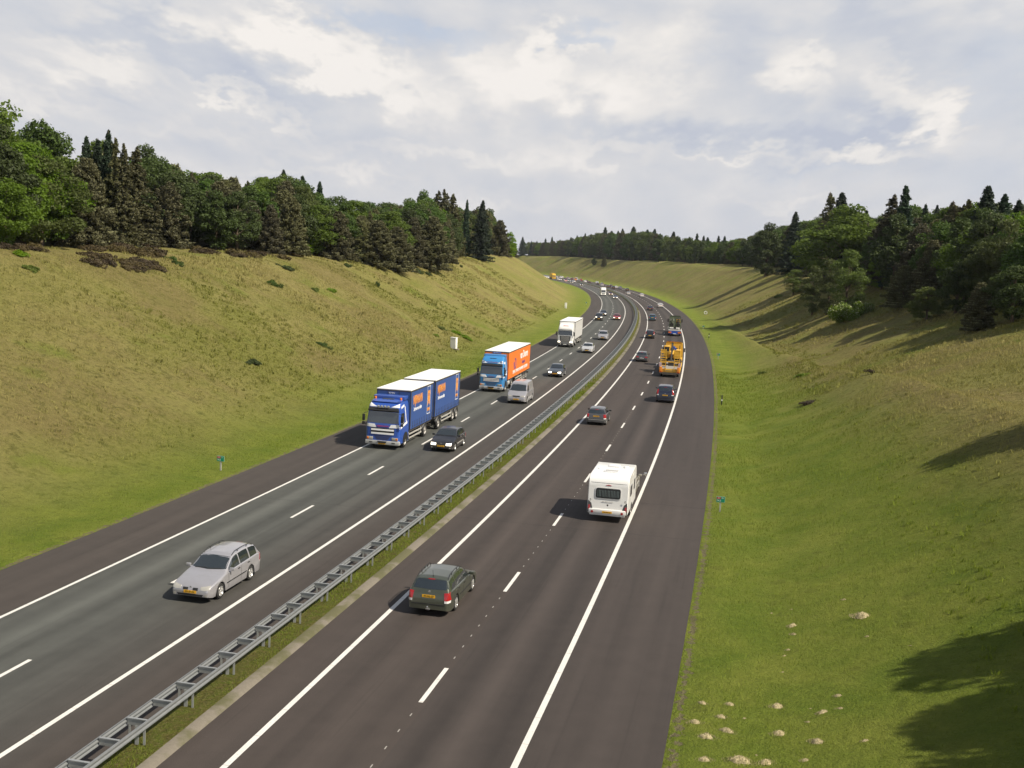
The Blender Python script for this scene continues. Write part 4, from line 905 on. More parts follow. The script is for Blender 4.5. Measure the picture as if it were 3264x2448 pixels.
# white articulated lorry --------------------------------------------
def cab_sca(t,o=0.0):
    c,bvh=cab(t,'white_body',3.75,origin=o)
    patch(c,'windscreen',bvh,[(-1.06,2.66),(1.06,2.66)],[(-1.12,1.90),(1.12,1.90)],'y',1,'glass',.01,14,6)
    patch(c,'grille',bvh,[(-.92,1.84),(.92,1.84)],[(-.72,.72),(.72,.72)],'y',1,'dark_grey',.012,10,8)
    for k in range(6): z=1.68-k*.165; patch(c,'grille_bar',bvh,[(-.66,z),(.66,z)],[(-.66,z-.05),(.66,z-.05)],'y',1,'side_rail',.035)
    for sx in(1,-1):
        patch(c,'side_window',bvh,[(o-1.05,2.55),(o-.36,2.58)],[(o-1.05,1.75),(o-.30,1.80)],'x',sx,'glass',.01,6,4)
        q=MB(); q.box(*sorted([sx*1.30,sx*1.50]),o-.02,o+.08,1.85,2.45,.04); q.tube((sx*1.14,o-.12,2.5),(sx*1.40,o+.03,2.4),.02,6); q.build('wing_mirror','black_plastic',c,30)
        q=MB(); q.box(*sorted([sx*.74,sx*1.14]),o-.02,o+.05,.78,.95,.03); h=q.build('headlight','lit_lens',c,30)
        q=MB(); q.tube((sx*.72,o+.02,.52),(sx*.72,o+.08,.52),.11,14); q.build('fog_lamp','head_lens',c,40)
        q=MB(); v=[(sx*1.257,o-1.42+.62*math.cos(a),.52+.62*math.sin(a)) for a in np.linspace(R(-5),R(185),13)]; q.add(v+[(sx*1.257,o-1.42,.42)],[(i,i+1,13) for i in range(12)]); q.build('wheel_arch','black_plastic',c)
    q=MB(); q.box(-1.24,1.24,o-.42,o+.06,.32,.68,.07); q.build('bumper','dark_grey',t,30)
    q=MB(); q.box(-.26,.26,o+.065,o+.085,.42,.53,.003); q.build('number_plate','plate_white',t)
    patch(c,'roof_badge',bvh,[(-.42,3.42),(.42,3.42)],[(-.42,3.34),(.42,3.34)],'y',1,'tail_lens',.01)
    q=MB(); q.box(-1.0,1.0,o-.14,o-.02,2.72,2.80,.02); q.build('sun_visor','black_plastic',c)
    q=MB(); q.box(-1.12,1.12,o-2.2,o-1.1,3.65,3.92,.10); q.build('roof_deflector','white_body',c,30)
t=place('tractor_unit',175.2,-11.5,-1,'white tractor unit with a grey barred grille pulling the plain white trailer','lorry',LG)
cab_sca(t); chassis(t,-5.6,-.6); wheels_y(t,[-1.42,-5.0]); mudguard(t,-5.0)
for sx in(1,-1):
    q=MB(); q.tube((sx*.95,-3.7,.72),(sx*.95,-2.6,.72),.32,20); q.build('fuel_tank','bumper_silver',t,50)
tr=place('box_trailer',175.2,-11.5,-1,'plain white box trailer behind the white tractor unit','trailer'); xx,yy,tt=rp(175.2+9.4,-11.5); tr.location=(xx,yy,.005); tr.rotation_euler=(0,0,-tt+math.pi)
box_body(tr,'cargo_box',-6.4,6.95,1.15,4.0,'white_body'); chassis(tr,-6.3,5.0,(-1.6,2.2)); wheels_y(tr,[-2.2,-3.5,-4.8]); rear_kit(tr,-6.4)
# small white lorry and yellow lorry far away -------------------------
t=place('box_lorry',452,-10.8,-1,'small white lorry in the slow lane of the bend','lorry',LG)
c,bvh=cab(t,'white_body',2.45,W=2.2); patch(c,'windscreen',bvh,[(-.95,2.2),(.95,2.2)],[(-1.0,1.5),(1.0,1.5)],'y',1,'glass'); patch(c,'grille',bvh,[(-.7,1.1),(.7,1.1)],[(-.7,.9),(.7,.9)],'y',1,'dark_grey')
for sx in(1,-1):
    q=MB(); q.box(*sorted([sx*.7,sx*1.0]),-.05,.04,.6,.78,.02); q.build('headlight','lit_lens',c)
b=box_body(t,'cargo_box',-7.2,-1.6,.95,3.1,'white_body',W=2.3); chassis(t,-7.1,-.5,z=.85); wheels_y(t,[-1.2,-5.4],.42,.26,.95)
t=place('curtain_lorry',766,-11.3,-1,'yellow lorry at the far left end of the road','lorry',LG)
c,bvh=cab(t,'truck_orange_body',3.6); patch(c,'windscreen',bvh,[(-1.06,2.62),(1.06,2.62)],[(-1.1,1.84),(1.1,1.84)],'y',1,'glass'); patch(c,'grille',bvh,[(-.8,1.5),(.8,1.5)],[(-.8,1.2),(.8,1.2)],'y',1,'dark_grey')
box_body(t,'cargo_box',-14.5,-2.4,1.12,3.95,'truck_orange_body',roof='truck_orange_body'); chassis(t,-14.4,-.6); wheels_y(t,[-1.42,-5.0,-10.5,-11.8])
car('panel_van','van',PT['orange'],757,2.4,1,'orange van in the far queue on the right carriageway','vans in the far queue',far=True,cat='van')
car('panel_van','van',PT['white'],772,5.6,1,'white van beside the orange van in the far queue','vans in the far queue',far=True,cat='van')
# ---------------------------------------------------------------- caravan and its towing car
x,y,tt=rp(60.0+2.35,6.22); cv_=tag(empty('caravan',(x,y,.005),-tt),'white touring caravan with a curtained rear window towed in the slow lane','caravan')
L_,W_=4.7,2.16
prof=[(-2.35,.46),(-2.35,.72),(-2.30,1.0),(-2.27,1.9),(-2.24,2.10),(-2.15,2.30),(-1.98,2.42),(-1.7,2.47),(1.6,2.50),(1.85,2.44),(2.05,2.2),(2.28,1.5),(2.35,1.0),(2.30,.46)]
V=[];k=len(prof)
for xs,ins in((-1,.05),(-1,0.0),(1,0.0),(1,.05)):
    for (y_,z_) in prof:
        f=ins; cy_,cz_=0,1.45
        V.append((xs*(W_/2-(0 if f==0 else 0)) if f else xs*(W_/2),y_*(1-(.012 if f else 0)),cz_+(z_-cz_)*(1-(.02 if f else 0))))
# rings: left outer face, left rim, right rim, right outer face
V=[]
for xx_,sc in((-W_/2,.975),(-W_/2+.035,1.0),(W_/2-.035,1.0),(W_/2,.975)):
    for (y_,z_) in prof: V.append((xx_,y_*(1-(1-sc)*.6),1.45+(z_-1.45)*sc))
F=[tuple(range(k))]+[(i*k+j,i*k+(j+1)%k,(i+1)*k+(j+1)%k,(i+1)*k+j) for i in range(3) for j in range(k)]+[tuple(range(3*k,4*k))[::-1]]
q=MB(); q.add(V,F); cb=q.build('body','white_body',cv_,32); bvh=BVHTree.FromPolygons([Vector(v) for v in V],F)
def rr(x0,x1,z0,z1,c=.08): 
    return [(x0,z1-c),(x0+c*.3,z1-c*.3),(x0+c,z1),(x1-c,z1),(x1-c*.3,z1-c*.3),(x1,z1-c)],[(x0,z0+c),(x0+c*.3,z0+c*.3),(x0+c,z0),(x1-c,z0),(x1-c*.3,z0+c*.3),(x1,z0+c)]
a,b_=rr(-.70,.70,1.24,1.86,.11); patch(cb,'window_frame',bvh,a,b_,'y',-1,'white_body',.022,20,8); a,b_=rr(-.66,.66,1.28,1.82,.09); w_=patch(cb,'rear_window',bvh,a,b_,'y',-1,'glass',.03,20,8)
q=MB()
for i,xc in enumerate(np.linspace(-.56,.56,15)): q.box(xc-.012-.006*(i%3),xc+.012+.006*(i%2),-2.335,-2.325,1.36,1.72,0)
q.build('window_curtain','curtain_cloth',w_)
patch(cb,'body_seam',bvh,[(-1.05,2.10),(1.05,2.10)],[(-1.05,2.085),(1.05,2.085)],'y',-1,'dark_grey',.004,10,1)
patch(cb,'brake_light',bvh,[(-.14,1.99),(0,2.02),(.14,1.99)],[(-.16,1.965),(.16,1.965)],'y',-1,'tail_lens',.02)
for sx in(1,-1):
    patch(cb,'lamp_housing',bvh,[(.78*sx,.62),(.88*sx,.98),(1.04*sx,1.12)][::sx],[(.80*sx,.56),(.92*sx,.50),(1.06*sx,.48)][::sx],'y',-1,'dark_grey',.012,8,8)
    patch(cb,'tail_light',bvh,[(.93*sx,.88),(1.03*sx,.88)][::sx],[(.93*sx,.62),(1.03*sx,.62)][::sx],'y',-1,'tail_lens',.03,5,5)
    q=MB(); q.tube((sx*.80,-2.47,.55),(sx*.80,-2.40,.55),.065,16); q.build('reflector','tail_lens',cb,40)
    q=MB()
    z0=.95
    for a_ in range(6): q.tube((sx*(.93+.03*math.cos(a_)),-2.36,z0+.22+.06*math.sin(a_)),(sx*(.93+.03*math.cos(a_+1)),-2.36,z0+.22+.06*math.sin(a_+1)),.012,5)
    q.build('grab_handle','dark_grey',cb)
q=MB(); q.box(-1.0,1.0,-2.44,-2.2,.44,.70,.06); q.box(-.95,.95,-2.40,-2.2,.36,.44,.02); q.build('bumper','white_body',cv_,30)
q=MB(); q.box(-.26,.26,-2.455,-2.44,.50,.61,.003); pl=q.build('number_plate','plate_yellow',cv_); text('plate_text','26-WF-LJ',.10,'ink',pl,(0,-2.458,.555),REAR,1,.001)
q=MB(); q.box(-.04,.04,-2.325,-2.31,.86,.96,.01); q.build('badge','frame_dark',cb)
text('rear_lettering','BEYERLAND',.07,'side_rail',cb,(0,-2.315,1.10),REAR,1.6,.003)
a,b_=rr(-1.3,-.35,1.25,1.85,.08); patch(cb,'side_window',bvh,a,b_,'x',1,'glass',.02,12,6); a,b_=rr(.75,1.35,1.25,1.85,.08); patch(cb,'side_window',bvh,a,b_,'x',1,'glass',.02,12,6)
a,b_=rr(-1.0,.6,1.25,1.85,.08); patch(cb,'side_window',bvh,a,b_,'x',-1,'glass',.02,12,6)
a,b_=rr(.02,.62,.58,2.28,.06); d_=patch(cb,'door',bvh,a,b_,'x',1,'white_body',.012,8,12)
q=MB()
q.box(-.42,.42,-1.15,-.70,2.47,2.54,.03); q.build('roof_hatch','dish_white',cb,30); q=MB(); q.box(-.34,.34,-1.08,-.78,2.545,2.56,.01); q.build('roof_hatch_glass','head_lens',cb)
q=MB(); q.box(-.35,.25,.45,.95,2.49,2.56,.03); q.build('roof_vent','dish_white',cb,30)
q=MB(); q.dome((.62,.55,2.49),.16,.16,.10,16,5); q.tube((.66,.15,2.45),(.66,.15,2.62),.015,6); q.dome((-.72,-.35,2.48),.13,.13,.07,14,4); q.build('roof_dome','dish_white',cb,60)
wheels_y(cv_,[-.15],.32,.19,.97,'steel_rim')
for sx in(1,-1):
    q=MB(); v=[(sx*(W_/2+.012),-.15+.40*math.cos(a_),.36+.38*math.sin(a_)) for a_ in np.linspace(0,math.pi,11)]; q.add(v+[(sx*(W_/2+.012),-.15,.46)],[(i,i+1,11) for i in range(10)]); q.build('wheel_arch','dark_grey',cb)
q=MB(); q.tube((-.45,2.2,.46),(0,3.35,.44),.035,8); q.tube((.45,2.2,.46),(0,3.35,.44),.035,8); q.build('tow_hitch','galvanised',cv_)
tow=car('estate_car','estate',PT['beige'],65.9,6.25,1,'beige estate car with a chrome towing mirror hidden mostly in front of the white caravan',GR,plate=None)
for sx in(1,-1):
    q=MB(); q.tube((sx*.9,.72,1.0),(sx*1.22,.70,1.08),.016,6); q.box(*sorted([sx*1.16,sx*1.36]),.64,.74,.98,1.17,.03); q.build('towing_mirror','chrome',tow,30)
# ---------------------------------------------------------------- yellow low loader with excavator
t=place('low_loader',138.6,5.85,1,'yellow low loader trailer with raised ramps and red and white marker boards','trailer')
q=MB(); q.box(-1.25,1.25,0.4,11.0,.78,.98,.02); q.build('deck','deck_grey',t)
q=MB(); 
for sx in(1,-1): q.box(*sorted([sx*1.20,sx*1.30]),.3,11.0,.70,1.02,.01)
q.box(-1.28,1.28,.15,.4,.62,1.05,.03); q.build('side_beam','machine_yellow',t,30)
q=MB(); q.add([(-.55,.12,.85),(.55,.12,.85),(.52,1.7,1.28),(-.52,1.7,1.28)],[(0,1,2,3)]); q.box(-.55,.55,.14,1.75,.80,.86,0); q.build('beaver_tail','deck_grey',t)
q=MB(); q.box(-1.25,1.25,-.05,.14,.42,.60,.02); q.box(-.85,.85,-.16,-.06,.34,.42,.01); q.build('rear_bumper','frame_dark',t)
for sx in(1,-1):
    q=MB(); q.box(*sorted([sx*.92,sx*1.26]),-.02,.35,.55,1.30,.03); q.build('ramp_bracket','machine_orange',t,30)
    q=MB(); q.box(*sorted([sx*.95,sx*1.22]),-.045,-.02,.60,.70,0); q.build('tail_light','tail_lens',t)
    q=MB(); q.box(*sorted([sx*1.02,sx*1.32]),-.01,.02,1.32,1.80,0); bd=q.build('marker_board','ink_white',t)
    q=MB()
    for k_ in range(3):
        z=1.32+.16*k_; v=[(sx*1.02,-.016,z+.12),(sx*1.32,-.016,z),(sx*1.32,-.016,z+.08),(sx*1.02,-.016,z+.20)]
        v=[(a_,b1,min(c_,1.80)) for a_,b1,c_ in v]; q.add(v,[(0,1,2,3)])
    q.build('red_stripe','tail_lens',bd)
    # ladder-like ramp standing upright
    q=MB(); x0,x1=(.52,1.16)
    for x_ in(x0,x1): q.box(*sorted([sx*x_-.035,sx*x_+.035]),.10,.24,.75,3.45,.008)
    for z in(1.0,1.45,1.78,2.12,2.42,2.72,3.02,3.36): q.box(*sorted([sx*x0,sx*x1]),.11,.22,z-.045,z+.045,.008)
    q.box(*sorted([sx*x0,sx*x1]),.13,.15,2.95,3.40,0); q.build('loading_ramp','machine_yellow',t)
q=MB(); q.box(-1.25,1.25,.10,.22,1.86,1.98,.01); q.build('cross_member','machine_yellow',t)
wheels_y(t,[1.5,2.85,4.2],.42,.28,1.02)
q=MB(); q.box(-1.25,1.25,11,14.4,1.15,1.4,.03); q.box(-.5,.5,10.6,11.4,.8,1.4,.02); q.build('gooseneck','machine_yellow',t)
tu=place('tractor_unit',138.6,5.85,1,'yellow tractor unit in front of the low loader, mostly behind the excavator','lorry'); xx,yy,tt=rp(138.6+17.2,5.9); tu.location=(xx,yy,.005); tu.rotation_euler=(0,0,-tt)
c,bvh=cab(tu,'machine_yellow',3.25,origin=0); patch(c,'windscreen',bvh,[(-1.06,2.62),(1.06,2.62)],[(-1.1,1.84),(1.1,1.84)],'y',1,'glass')
for sx in(1,-1):
    q=MB(); q.box(*sorted([sx*1.32,sx*1.52]),-.02,.08,1.9,2.45,.04); q.tube((sx*1.14,-.12,2.4),(sx*1.4,.03,2.4),.02,6); q.build('wing_mirror','black_plastic',c,30)
patch(c,'rear_window',bvh,[(-.5,2.6),(.5,2.6)],[(-.5,2.1),(.5,2.1)],'y',-1,'glass')
chassis(tu,-5.6,-.6); wheels_y(tu,[-1.42,-4.2,-5.1]); mudguard(tu,-4.2); mudguard(tu,-5.1)
ex=place('excavator',138.6,5.85,1,'yellow tracked excavator with a folded black arm riding on the low loader','excavator'); xx,yy,tt=rp(138.6+6.6,5.9); ex.location=(xx,yy,.985); ex.rotation_euler=(0,0,-tt)
for sx in(1,-1):
    q=MB(); v=[];n=20
    for i in range(n):
        a_=2*math.pi*i/n; y_=1.25*math.copysign(1,math.cos(a_))+.36*math.cos(a_); z_=.38+.36*math.sin(a_); v.append((y_,z_))
    q.add([(sx*.72,y_,z_) for y_,z_ in v]+[(sx*1.18,y_,z_) for y_,z_ in v],[(i,(i+1)%n,n+(i+1)%n,n+i) for i in range(n)]+[tuple(range(n)),tuple(range(n,2*n))]); q.build('track','rubber',ex,30)
q=MB(); q.box(-.7,.7,-.7,.7,.45,.78,.03); q.tube((0,0,.78),(0,0,.92),.6,20); q.build('undercarriage','frame_dark',ex)
q=MB(); q.box(.15,1.1,-1.0,1.45,.92,2.0,.08); q.box(-1.1,.15,.45,1.45,.92,1.75,.08); q.box(-1.1,-.25,-1.2,-.2,1.35,1.72,.05); q.build('engine_house','machine_yellow',ex,30)
q=MB(); q.box(-1.1,-.35,-.25,.75,1.75,2.0,.04); q.box(-1.08,-.30,-.55,.75,.95,2.45,.07); cbx=q.build('cab','machine_yellow',ex,30)
q=MB(); q.box(-1.0,-.38,-.57,-.545,1.45,2.35,.01); q.build('cab_window','glass',cbx); q=MB(); q.box(.0,.32,.9,1.2,2.0,2.35,.02); q.box(.25,.5,-.9,-.5,2.0,2.3,.02); q.build('hood_panel','plate_blue',ex)
q=MB(); q.tube((.9,1.1,2.0),(.9,1.1,2.5),.05,8); q.tube((-.9,.5,2.45),(-.95,.5,2.85),.03,6); q.build('exhaust','frame_dark',ex)
q=MB(); q.add([( -.12,-.9,1.2),(.12,-.9,1.2),(.12,-2.1,2.75),(-.12,-2.1,2.75),(-.12,-.6,1.5),(.12,-.6,1.5),(.12,-2.2,3.05),(-.12,-2.2,3.05)],[(0,1,2,3),(4,7,6,5),(0,3,7,4),(1,5,6,2),(3,2,6,7),(0,4,5,1)]); q.build('boom','frame_dark',ex)
q=MB(); q.add([( -.10,-2.1,3.05),(.10,-2.1,3.05),(.10,-3.3,1.0),(-.10,-3.3,1.0),(-.10,-2.35,2.75),(.10,-2.35,2.75),(.10,-3.5,.95),(-.10,-3.5,.95)],[(0,1,2,3),(4,7,6,5),(0,3,7,4),(1,5,6,2),(3,2,6,7),(0,4,5,1)]); q.tube((.05,-1.2,2.5),(.05,-2.5,2.2),.05,8); q.build('dipper_arm','frame_dark',ex)
q=MB()
for sx in(1,-1): q.quad([(sx*.35,-3.2,.9),(sx*.35,-3.9,.7),(sx*.35,-3.8,.15),(sx*.35,-3.1,.12),(sx*.35,-2.8,.45)])
q.quad([(-.35,-3.2,.9),(.35,-3.2,.9),(.35,-3.9,.7),(-.35,-3.9,.7)]); q.quad([(-.35,-3.9,.7),(.35,-3.9,.7),(.35,-3.8,.15),(-.35,-3.8,.15)]); q.quad([(-.35,-3.8,.15),(.35,-3.8,.15),(.35,-3.1,.12),(-.35,-3.1,.12)]); bk=q.build('bucket','frame_dark',ex); bk.modifiers.new('t','SOLIDIFY').thickness=.03
q=MB(); q.box(-.55,.15,-2.0,-1.6,1.55,1.85,.03); q.tube((.2,-2.4,2.0),(.1,-2.9,1.6),.10,8); q.build('hydraulic_breaker','machine_yellow',ex)
# ---------------------------------------------------------------- army vehicles on a flat trailer
t=place('flat_trailer',219.0,5.65,1,'flat trailer with a blue tail panel and orange marker lamps, carrying army vehicles','trailer')
q=MB(); q.box(-1.27,1.27,0,13,1.05,1.2,.02); q.build('deck','side_rail',t)
q=MB(); q.box(-1.25,1.25,-.02,.12,.45,1.0,.02); q.build('tail_panel','navy_panel' if 'navy_panel' in MATS else 'plate_blue',t)
for sx in(1,-1):
    q=MB(); q.box(*sorted([sx*.62,sx*1.22]),-.06,-.02,.58,.86,.01); q.build('tail_light','amber_lens',t)
    q=MB(); q.box(*sorted([sx*.95,sx*1.24]),-.06,-.02,.88,.97,.01); q.build('tail_light','tail_lens',t)
q=MB(); q.box(-.3,.3,-.05,-.02,.42,.55,.01); q.build('number_plate','plate_white',t)
q=MB(); q.box(-.5,.5,.2,12.5,.7,1.05,0); q.build('chassis','frame_dark',t); wheels_y(t,[1.6,2.9,4.2],.46,.3,1.05)
tu=place('tractor_unit',219,5.65,1,'dark green tractor unit in front of the army load','lorry'); xx,yy,tt=rp(219+16.2,5.8); tu.location=(xx,yy,.005); tu.rotation_euler=(0,0,-tt)
c,bvh=cab(tu,'army_green',3.3,origin=0); patch(c,'windscreen',bvh,[(-1.06,2.62),(1.06,2.62)],[(-1.1,1.84),(1.1,1.84)],'y',1,'glass'); chassis(tu,-5.6,-.6); wheels_y(tu,[-1.42,-4.6])
for sx in(1,-1):
    q=MB(); q.box(*sorted([sx*1.32,sx*1.56]),-.02,.08,1.9,2.6,.04); q.tube((sx*1.14,-.12,2.4),(sx*1.4,.03,2.4),.02,6); q.build('wing_mirror','black_plastic',c,30)
for i,(sx,lab) in enumerate(((-1,'olive green army gun carriage with a spare wheel, left one on the flat trailer'),(1,'olive green army gun carriage with yellow bars, right one on the flat trailer'))):
    xx,yy,tt=rp(219+3.4,5.65+sx*.62); e=tag(empty('army_vehicle',(xx,yy,1.205),-tt),lab,'army vehicle','army vehicles on the flat trailer')
    q=MB(); q.box(-.52,.52,-1.7,1.9,.45,1.15,.08); q.box(-.48,.48,-.6,1.4,1.15,1.85,.10); q.build('hull','army_green',e,30)
    q=MB(); q.box(-.36,.36,-.64,-.60,1.30,1.66,.02); q.build('rear_window','glass',e)
    q=MB(); q.lathe_x((0,0,0),[(-.10,.12),(-.10,.30),(0,.36),(.10,.30),(.10,.12)],18); w_=q.build('spare_wheel','rubber',e,40); w_.location=(0,-1.80,.95); w_.rotation_euler=(0,0,R(90))
    q=MB(); q.tube((-.35,-1.3,1.2),(.1,-1.75,2.2),.06,8); q.tube((.1,-1.2,1.2),(.2,-.2,2.35),.05,8); q.box(-.45,.45,.0,.9,1.85,2.15,.08); q.box(-.2,.3,-.9,-.5,1.2,1.55,.05); q.build('gun_mount','army_green' if i==0 else 'frame_dark',e,30)
    q=MB()
    for z in(1.30,1.62,1.92): q.box(-.42,.42,-.78,-.66,z,z+.06,.01)
    q.build('lashing_bar','machine_yellow' if i else 'side_rail',e)
    wheels_y(e,[-1.1,1.1],.38,.18,.50,'army_green')
    q=MB(); q.box(-.54,.54,-1.8,-1.7,.5,.9,.03); q.tube((.3,-1.85,.7),(.3,-1.8,.7),.06,10); q.build('tail_board','army_green',e)
# ---------------------------------------------------------------- roadside things
def put_at(name,s,u,label,cat,group=None,face=None):
    x,y,z,t=at(s,u); return tag(empty(name,(x,y,z),0 if face is None else -t+face),label,cat,group)
def km_sign(s,u,lab,row1,row2,row3):
    e=put_at('kilometre_sign',s,u,lab,'sign','green kilometre signs in the verge',0.0)
    q=MB(); q.box(-.045,.045,-.03,.03,-.1,.62,.008); q.build('post','post_grey',e)
    q=MB(); q.box(-.245,.245,-.045,-.03,.56,.90,.004); q.build('board_edge','sign_edge',e); q=MB(); q.box(-.228,.228,-.052,-.045,.577,.883,0); b=q.build('board','sign_green',e)
    q=MB(); q.box(-.21,-.0,-.057,-.052,.755,.865,0); r=q.build('route_panel','sign_red',b)
    text('lettering',row1,.105,'ink_white',r,(-.105,-.0585,.81),REAR,1,.001); text('lettering',row2,.10,'ink_white',b,(.11,-.0535,.81),REAR,1,.001); text('lettering',row3,.135,'ink_white',b,(-.09,-.0535,.66),REAR,1,.001)
    return e
km_sign(63.8,-17.9,'green kilometre sign on a short post in the left verge beside the hard shoulder','A1','Li','74,2')
km_sign(65.1,12.1,'nearest green kilometre sign on the right verge, reading 74,2','A1','Re','74,2')
km_sign(170.8,12.4,'green kilometre sign on the right verge beside the yellow low loader','A1','Re','74,1')
km_sign(248,12.3,'farthest green kilometre sign on the right verge beyond the army load','A1','Re','74,0')
km_sign(350,-17.8,'tiny green kilometre sign on the left verge in the bend','A1','Li','73,9')
for s,u,lab in((114.8,12.0,'nearest black and white marker post on the right verge'),(219,12.3,'black marker post on the right verge beside the army load')):
    e=put_at('marker_post',s,u,lab,'marker post','black and white marker posts',0.0)
    q=MB(); q.box(-.06,.06,-.05,.05,-.1,1.0,.03); q.build('post','black_plastic',e,30); q=MB(); q.box(-.064,.064,-.054,.054,.42,.55,.01); q.build('white_band','ink_white',e)
h=hit(1446,1112); e=put_at('cabinet',h[0],h[1],'white roadside cabinet on the grass slope behind the orange lorry','cabinet',None,R(-12))
q=MB(); q.box(-.42,.42,-.30,.30,-.2,1.55,.03); q.build('housing','cabinet_white',e,30); q=MB(); q.box(-.46,.46,-.34,.34,1.55,1.60,.015); q.build('cap','cabinet_white',e); q=MB(); q.box(-.36,.36,-.312,-.30,.05,1.48,.004); q.build('door','cabinet_white',e); q=MB(); q.box(-.6,.6,-.5,.5,-.3,.04,.01); q.build('plinth','kerb_concrete',e)
h=hit(1803,983); e=put_at('cabinet',h[0],h[1],'small slim white cabinet high in the left verge before the bend','cabinet',None,0.0)
q=MB(); q.box(-.30,.30,-.25,.25,-.2,1.45,.03); q.build('housing','cabinet_white',e,30); q=MB(); q.box(-.33,.33,-.28,.28,1.45,1.50,.015); q.build('cap','cabinet_white',e)
h=hit(2249,1002); e=put_at('drain_ring',h[0],h[1],'white concrete ring standing on the right verge in the bend','drain ring',None,0.0)
q=MB(); q.lathe_x((0,0,.45),[(-.2,.30),(-.2,.48),(.2,.48),(.2,.30),(-.2,.30)],20); o=q.build('ring','cabinet_white',e,40); o.rotation_euler=(0,0,R(90))
q=MB(); q.box(-.3,.3,-.25,.25,-.1,.06,.01); q.build('base','kerb_concrete',e)
# sandy mounds in the near right verge
def sand_mesh(seed):
    rr=random.Random(seed); q=MB(); n=14;k=5;V=[(0,0,.16)];F=[]
    for j in range(1,k+1):
        for i in range(n):
            t=2*math.pi*i/n; r=j/k*(.30+.12*noise.noise(Vector((math.cos(t)*1.5,math.sin(t)*1.5,seed*3.1)))); V.append((r*math.cos(t)*1.5,r*math.sin(t),.17*(1-(j/k)**2)*(1+.5*noise.noise(Vector((t,j,seed))))-.03*(j==k)))
    F=[(0,1+i,1+(i+1)%n) for i in range(n)]+[(1+j*n+i,1+(j+1)*n+i,1+(j+1)*n+(i+1)%n,1+j*n+(i+1)%n) for j in range(k-1) for i in range(n)]
    q.add(V,F)
    for _ in range(260):
        r=rr.random()**.5*.55; t=rr.random()*6.283; x,y=r*math.cos(t)*1.4,r*math.sin(t); z=.15*max(0,1-(r/.42)**2); a=rr.random()*6.28; l=rr.uniform(.04,.10); w=.012
        q.quad([(x-w*math.sin(a),y+w*math.cos(a),z-.02),(x+w*math.sin(a),y-w*math.cos(a),z-.02),(x+l*math.cos(a)*.6,y+l*math.sin(a)*.6,z+l*.8)])
    return q.mesh('sand_mound',60)
SM=[sand_mesh(i) for i in range(4)]
for m_ in SM: m_.materials.append(MATS['sand'])
for i,(cx_,cy_,sc) in enumerate([(66,1330,.8),(210,1330,.8),(460,1356,1.1),(705,1392,.9),(165,1400,.9),(25,1434,.9),(285,1425,.4),(190,1497,1.0),(85,1535,1.2),(470,1515,1.0),(675,1556,1.0),(260,1640,1.4),(75,1642,.9),(400,1652,1.0),(800,1354,.7),(785,1294,.6),(545,925,.9),(550,963,.6),(520,1050,.5),(930,1532,.6),(625,1440,.4),(915,875,1.5),(490,1180,.4),(500,1085,.4),(820,768,.5),(540,830,.35),(430,852,.4),(1170,1015,.3),(940,978,.4),(610,1640,.6),(350,1600,.3),(640,1345,.3),(700,1520,.3)]):
    h=hit(2200+cx_*.6015,1450+cy_*.6015)
    if not h: continue
    x,y,z,t=at(h[0],h[1]); o=bpy.data.objects.new('sand_mound',SM[i%4]); C.objects.link(o); o.location=(x,y,z-.02); o.rotation_euler=(0,0,(i*1.3)%1.0-.5); o.scale=(sc*.46,sc*.36,sc*.75)
    tag(o,'small pale sandy mound in the green grass at the lower right','sand mound','sandy mounds in the near right verge')
# ---------------------------------------------------------------- trees
def leaf_quads(P,N,size,asp=1.0,jit=.6,droop=0.0,r=None):
    """one small leaf spray (quad) per point; N = preferred normal"""
    n=len(P); d=rng.normal(size=(n,3)); d/=np.linalg.norm(d,axis=1)[:,None]+1e-9
    nn=N*(1-jit)+d*jit; nn/=np.linalg.norm(nn,axis=1)[:,None]+1e-9
    a=np.cross(nn,rng.normal(size=(n,3))); a/=np.linalg.norm(a,axis=1)[:,None]+1e-9; b=np.cross(nn,a)
    s=(size*(.6+.8*rng.random(n)))[:,None]; A=a*s*.5; B=b*s*.5*asp
    V=np.stack([P-A-B*.4,P+A*.3-B,P+A+B*.4,P-A*.3+B],1).reshape(-1,3); return V
def finish(name,parts,extra=None):
    """parts: list of (V quads, material index)"""
    V=np.concatenate([p for p,_ in parts]); mi=np.concatenate([np.full(len(p)//4,m) for p,m in parts]); F=np.arange(len(V)).reshape(-1,4)
    me=np_mesh(name,V,F,mi=mi); return me
def trunk_mesh(H,r,limbs,lean=.0,seed=0):
    q=MB(); rr=random.Random(seed); p=Vector((0,0,-.4)); k=6; prev=p; pr=r*1.25
    pts=[]
    for i in range(1,k+1):
        f=i/k; nx=Vector((lean*f*H*.3+rr.uniform(-.1,.1),rr.uniform(-.1,.1),H*f)); nr=r*(1-.82*f); q.tube(prev,nx,pr,8,nr,cap=False); prev=nx; pr=nr; pts.append(nx)
    for (z,tgt,rad) in limbs: 
        s=Vector((0,0,z)); m=(s+Vector(tgt))/2+Vector((0,0,.25)); q.tube(s,m,rad,5,rad*.7,cap=False); q.tube(m,tgt,rad*.7,5,rad*.3,cap=False)
    return q.mesh('trunk',60)
